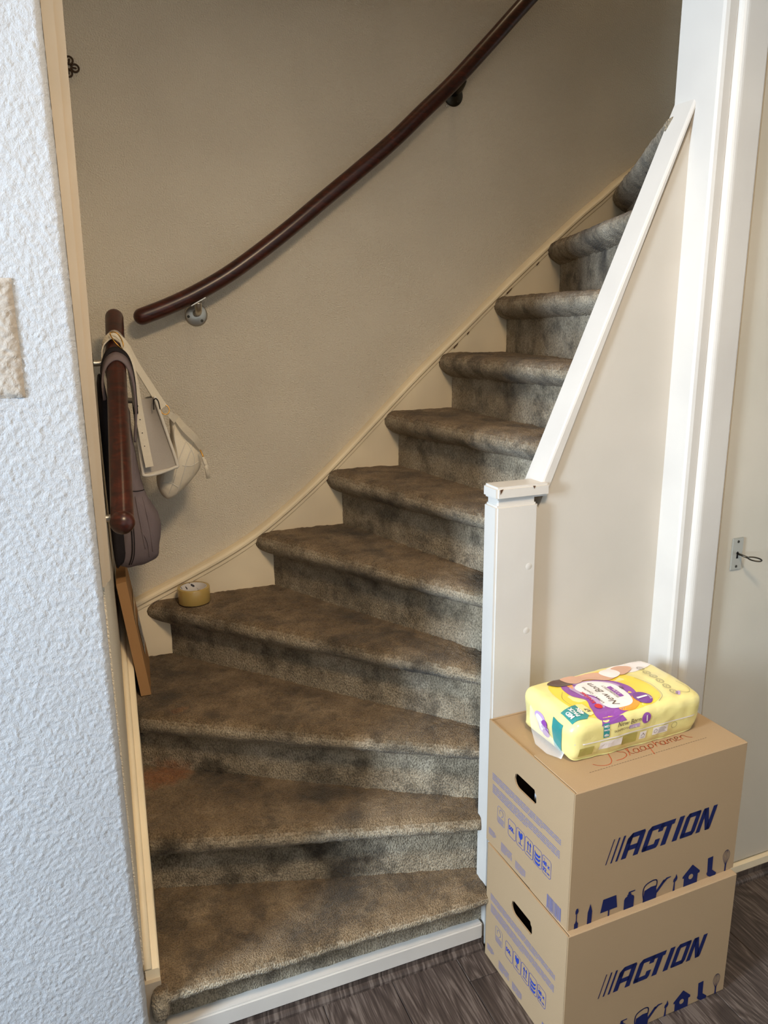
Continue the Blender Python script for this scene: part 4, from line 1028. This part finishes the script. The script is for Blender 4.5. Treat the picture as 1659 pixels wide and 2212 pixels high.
# sleeping baby picture printed along the back edge
top_print('print_picture', [smooth2([(0.104, 0.250), (0.128, 0.262), (0.156, 0.258), (0.166, 0.236), (0.150, 0.222), (0.118, 0.228)], 6, True)], 'hair', 4)
top_print('print_picture', [smooth2([(0.148, 0.262), (0.182, 0.264), (0.196, 0.246), (0.184, 0.226), (0.162, 0.222), (0.150, 0.240)], 6, True), smooth2([(0.182, 0.256), (0.225, 0.256), (0.262, 0.240), (0.268, 0.212), (0.240, 0.206), (0.205, 0.226), (0.184, 0.232)], 6, True),
           smooth2([(0.292, 0.256), (0.318, 0.258), (0.338, 0.246), (0.334, 0.232), (0.300, 0.216), (0.284, 0.222), (0.290, 0.240)], 6, True)], 'skin', 5)
top_print('print_picture', [smooth2([(0.248, 0.246), (0.285, 0.254), (0.296, 0.228), (0.272, 0.210), (0.256, 0.216)], 6, True)], 'white', 6)
top_print('print_dot', [ell((0.146, 0.119), 0.0085, 0.0090)], 'red', 5)
def words(items, col, layer, fnmaker=on_top, name='print_lettering', cuts=0):
    for it in items: Flat().text(*it[:4], **it[4]).build(name, INK[col], fnmaker(0.0008 + 0.00035 * layer), pk, cuts)
Q = math.pi / 2
words([('New Born', 0.196, 0.106, 0.024, dict(rot=Q, shear=0.35)), ('SKINPROTECT', 0.214, 0.130, 0.009, dict(rot=Q)), ('Luiers / Couches', 0.167, 0.124, 0.011, dict(rot=Q)), ('-48x', 0.249, 0.150, 0.012, dict(rot=Q))], 'ink', 5)
words([('Kruidvat', 0.150, 0.132, 0.014, dict(rot=Q, offset=0.0003))], 'red', 5)
top_print('print_pill', [smooth2([(0.217, 0.132), (0.226, 0.132), (0.2275, 0.136), (0.2275, 0.174), (0.226, 0.178), (0.217, 0.178), (0.2155, 0.174), (0.2155, 0.136)], 3, True)], 'purple', 4)
words([('2-5 kg', 0.2250, 0.140, 0.010, dict(rot=Q)), ('1', 0.2735, 0.104, 0.036, dict(rot=Q, offset=0.0012)), ('Small', 0.2795, 0.099, 0.008, dict(rot=Q))], 'white', 6)
def line_icon(name, F, fn, cuts=1): F.build(name, INK['ink'], fn, pk, cuts)
for k in range(6):
    c = (0.357 - 0.0022 * k, 0.226 - 0.0242 * k)
    line_icon('print_round_icon', Flat().ring(c, 0.0078, 0.0098, 0.0009, 22).ring(c, 0.0058, 0.0074, 0.0007, 18).line([(c[0] - 0.003, c[1] - 0.003), (c[0], c[1] + 0.003), (c[0] + 0.003, c[1] - 0.002)], 0.0008), on_top(0.0024))
for ps in ([(0.306, 0.19), (0.320, 0.150), (0.312, 0.105), (0.288, 0.088)], [(0.110, 0.20), (0.090, 0.17), (0.098, 0.12), (0.118, 0.098)], [(0.385, 0.140), (0.392, 0.110), (0.382, 0.094), (0.366, 0.096), (0.362, 0.102)]):
    line_icon('print_thin_line', Flat().line(smooth2(ps, 5), 0.0007), on_top(0.0024))
top_print('print_flower', [ell((0.352, 0.098), 0.005, 0.006), ell((0.358, 0.102), 0.004, 0.004)], 'lilac', 2)
# teal corner flash
top_print('print_flash', [[(0.058, 0.136), (0.100, 0.142), (0.106, 0.100), (0.094, 0.090), (0.058, 0.094)]], 'teal', 4)
top_print('print_flash', [smooth2([(0.100, 0.139), (0.113, 0.140), (0.118, 0.136), (0.119, 0.104), (0.115, 0.099), (0.104, 0.100)], 4, True)], 'cream', 5)
words([('MID', 0.071, 0.103, 0.013, dict(rot=Q, offset=0.0005)), ('PACK', 0.084, 0.101, 0.013, dict(rot=Q, offset=0.0005)), ('48x', 0.099, 0.104, 0.016, dict(rot=Q, offset=0.0006))], 'white', 7)
words([('\u00b17', 0.1165, 0.106, 0.013, dict(rot=Q, offset=0.0004))], 'ink', 7)
# front side of the pack
def front_print(name, polys, col, layer, cuts=2):
    for q in polys: Flat().poly(q).build(name, INK[col], on_front(0.0008 + 0.00035 * layer), pk, cuts)
rc = lambda a, b, c, d: [(a, b), (c, b), (c, d), (a, d)]
front_print('print_flash', [rc(0.128, 0.052, 0.144, 0.084)], 'teal', 1)
words([('MID', 0.1295, 0.0755, 0.0072, dict(offset=0.0002)), ('PACK', 0.129, 0.0675, 0.0058, dict(offset=0.0002)), ('48x', 0.1295, 0.055, 0.0082, dict(offset=0.0003))], 'white', 3, on_front)
words([('New Born', 0.164, 0.0700, 0.0150, dict(shear=0.3)), ('SKINPROTECT', 0.156, 0.0590, 0.0074, dict())], 'ink', 2, on_front)
front_print('print_pill', [rc(0.197, 0.0575, 0.226, 0.0665)], 'lilac', 1); words([('2-5 kg', 0.200, 0.0592, 0.0072, dict())], 'white', 3, on_front)
front_print('print_circle', [ell((0.243, 0.074), 0.0125, 0.0125)], 'purple', 1); words([('1', 0.2395, 0.067, 0.019, dict(offset=0.0008))], 'white', 3, on_front)
front_print('print_band', [rc(0.06, 0.0455, 0.405, 0.0485)], 'white', 1, 4)
front_print('print_panel', [rc(0.122, 0.022, 0.182, 0.042), rc(0.232, 0.020, 0.250, 0.040), rc(0.268, 0.022, 0.312, 0.042)], 'white', 1, 3)
front_print('print_panel', [rc(0.184, 0.018, 0.224, 0.042), rc(0.072, 0.014, 0.108, 0.036)], 'olive', 1, 3)
line_icon('print_round_icon', Flat().ring((0.276, 0.032), 0.004, 0.005, 0.0008, 16), on_front(0.0018))
line_icon('print_round_icon', Flat().ring((0.330, 0.034), 0.0075, 0.0075, 0.0008, 20), on_front(0.0018))
line_icon('print_mark', Flat().line([(0.236, 0.024), (0.246, 0.024)], 0.001).line([(0.236, 0.028), (0.241, 0.036), (0.246, 0.028)], 0.001), on_front(0.0018))
for k in range(4): line_icon('print_text_line', Flat().line([(0.284, 0.026 + k * 0.004), (0.306 - 0.004 * (k % 2), 0.026 + k * 0.004)], 0.0008), on_front(0.0018))
front_print('print_shape', [[(0.124, 0.080), (0.190, 0.080), (0.182, 0.092), (0.128, 0.092)]], 'purple', 0)
# left end of the pack
def end_print(name, polys, col, layer, cuts=2):
    for q in polys: Flat().poly(q).build(name, INK[col], on_end(0.0010 + 0.0004 * layer), pk, cuts)
end_print('print_shape', [smooth2([(0.205, 0.072), (0.214, 0.060), (0.204, 0.044), (0.198, 0.028), (0.180, 0.026), (0.166, 0.036), (0.170, 0.054), (0.184, 0.070)], 5, True)], 'lilac', 0)
end_print('print_cloud', [smooth2([(0.203, 0.066), (0.209, 0.056), (0.201, 0.044), (0.194, 0.032), (0.184, 0.032), (0.178, 0.044), (0.184, 0.060)], 5, True)], 'white', 1)
end_print('print_circle', [ell((0.176, 0.052), 0.010, 0.010)], 'purple', 2)
end_print('print_shape', [smooth2([(0.172, 0.040), (0.184, 0.036), (0.184, 0.024), (0.170, 0.022), (0.162, 0.030)], 5, True)], 'purple', 2)
end_print('print_flash', [[(0.150, 0.084), (0.112, 0.082), (0.118, 0.010), (0.140, 0.010), (0.146, 0.040)]], 'teal', 1, 3)
# crumpled clear film at both ends
clr = M('clear_film', (240, 240, 238), 0.12, 0.5); clr.b.inputs['Transmission Weight'].default_value = 0.0; clr.b.inputs['Alpha'].default_value = 0.16
def film_flap(pts, name='end_film'):
    V = []; n = len(pts)
    for p in pts: V.append(p)
    for p in pts: V.append((p[0] + 0.0006, p[1], p[2] + 0.0006))
    m = n // 2
    F = [(i, i + 1, n - 2 - i, n - 1 - i) for i in range(m - 1)] + [(n + i, n + i + 1, n + n - 2 - i, n + n - 1 - i) for i in range(m - 1)]
    o = mk(name, V, F, clr.m, pk, True, True)
film_flap([(0.046, 0.232, 0.070), (0.034, 0.214, 0.050), (0.028, 0.196, 0.030), (0.022, 0.172, 0.012), (0.030, 0.140, 0.004), (0.048, 0.112, 0.002), (0.058, 0.112, 0.022), (0.050, 0.140, 0.030), (0.048, 0.172, 0.040), (0.050, 0.196, 0.052), (0.052, 0.214, 0.064), (0.052, 0.232, 0.078)])
film_flap([(0.416, 0.240, 0.076), (0.430, 0.200, 0.062), (0.436, 0.160, 0.050), (0.434, 0.120, 0.040), (0.424, 0.096, 0.034), (0.408, 0.092, 0.074), (0.416, 0.120, 0.078), (0.418, 0.160, 0.082), (0.416, 0.200, 0.084), (0.408, 0.240, 0.086)])
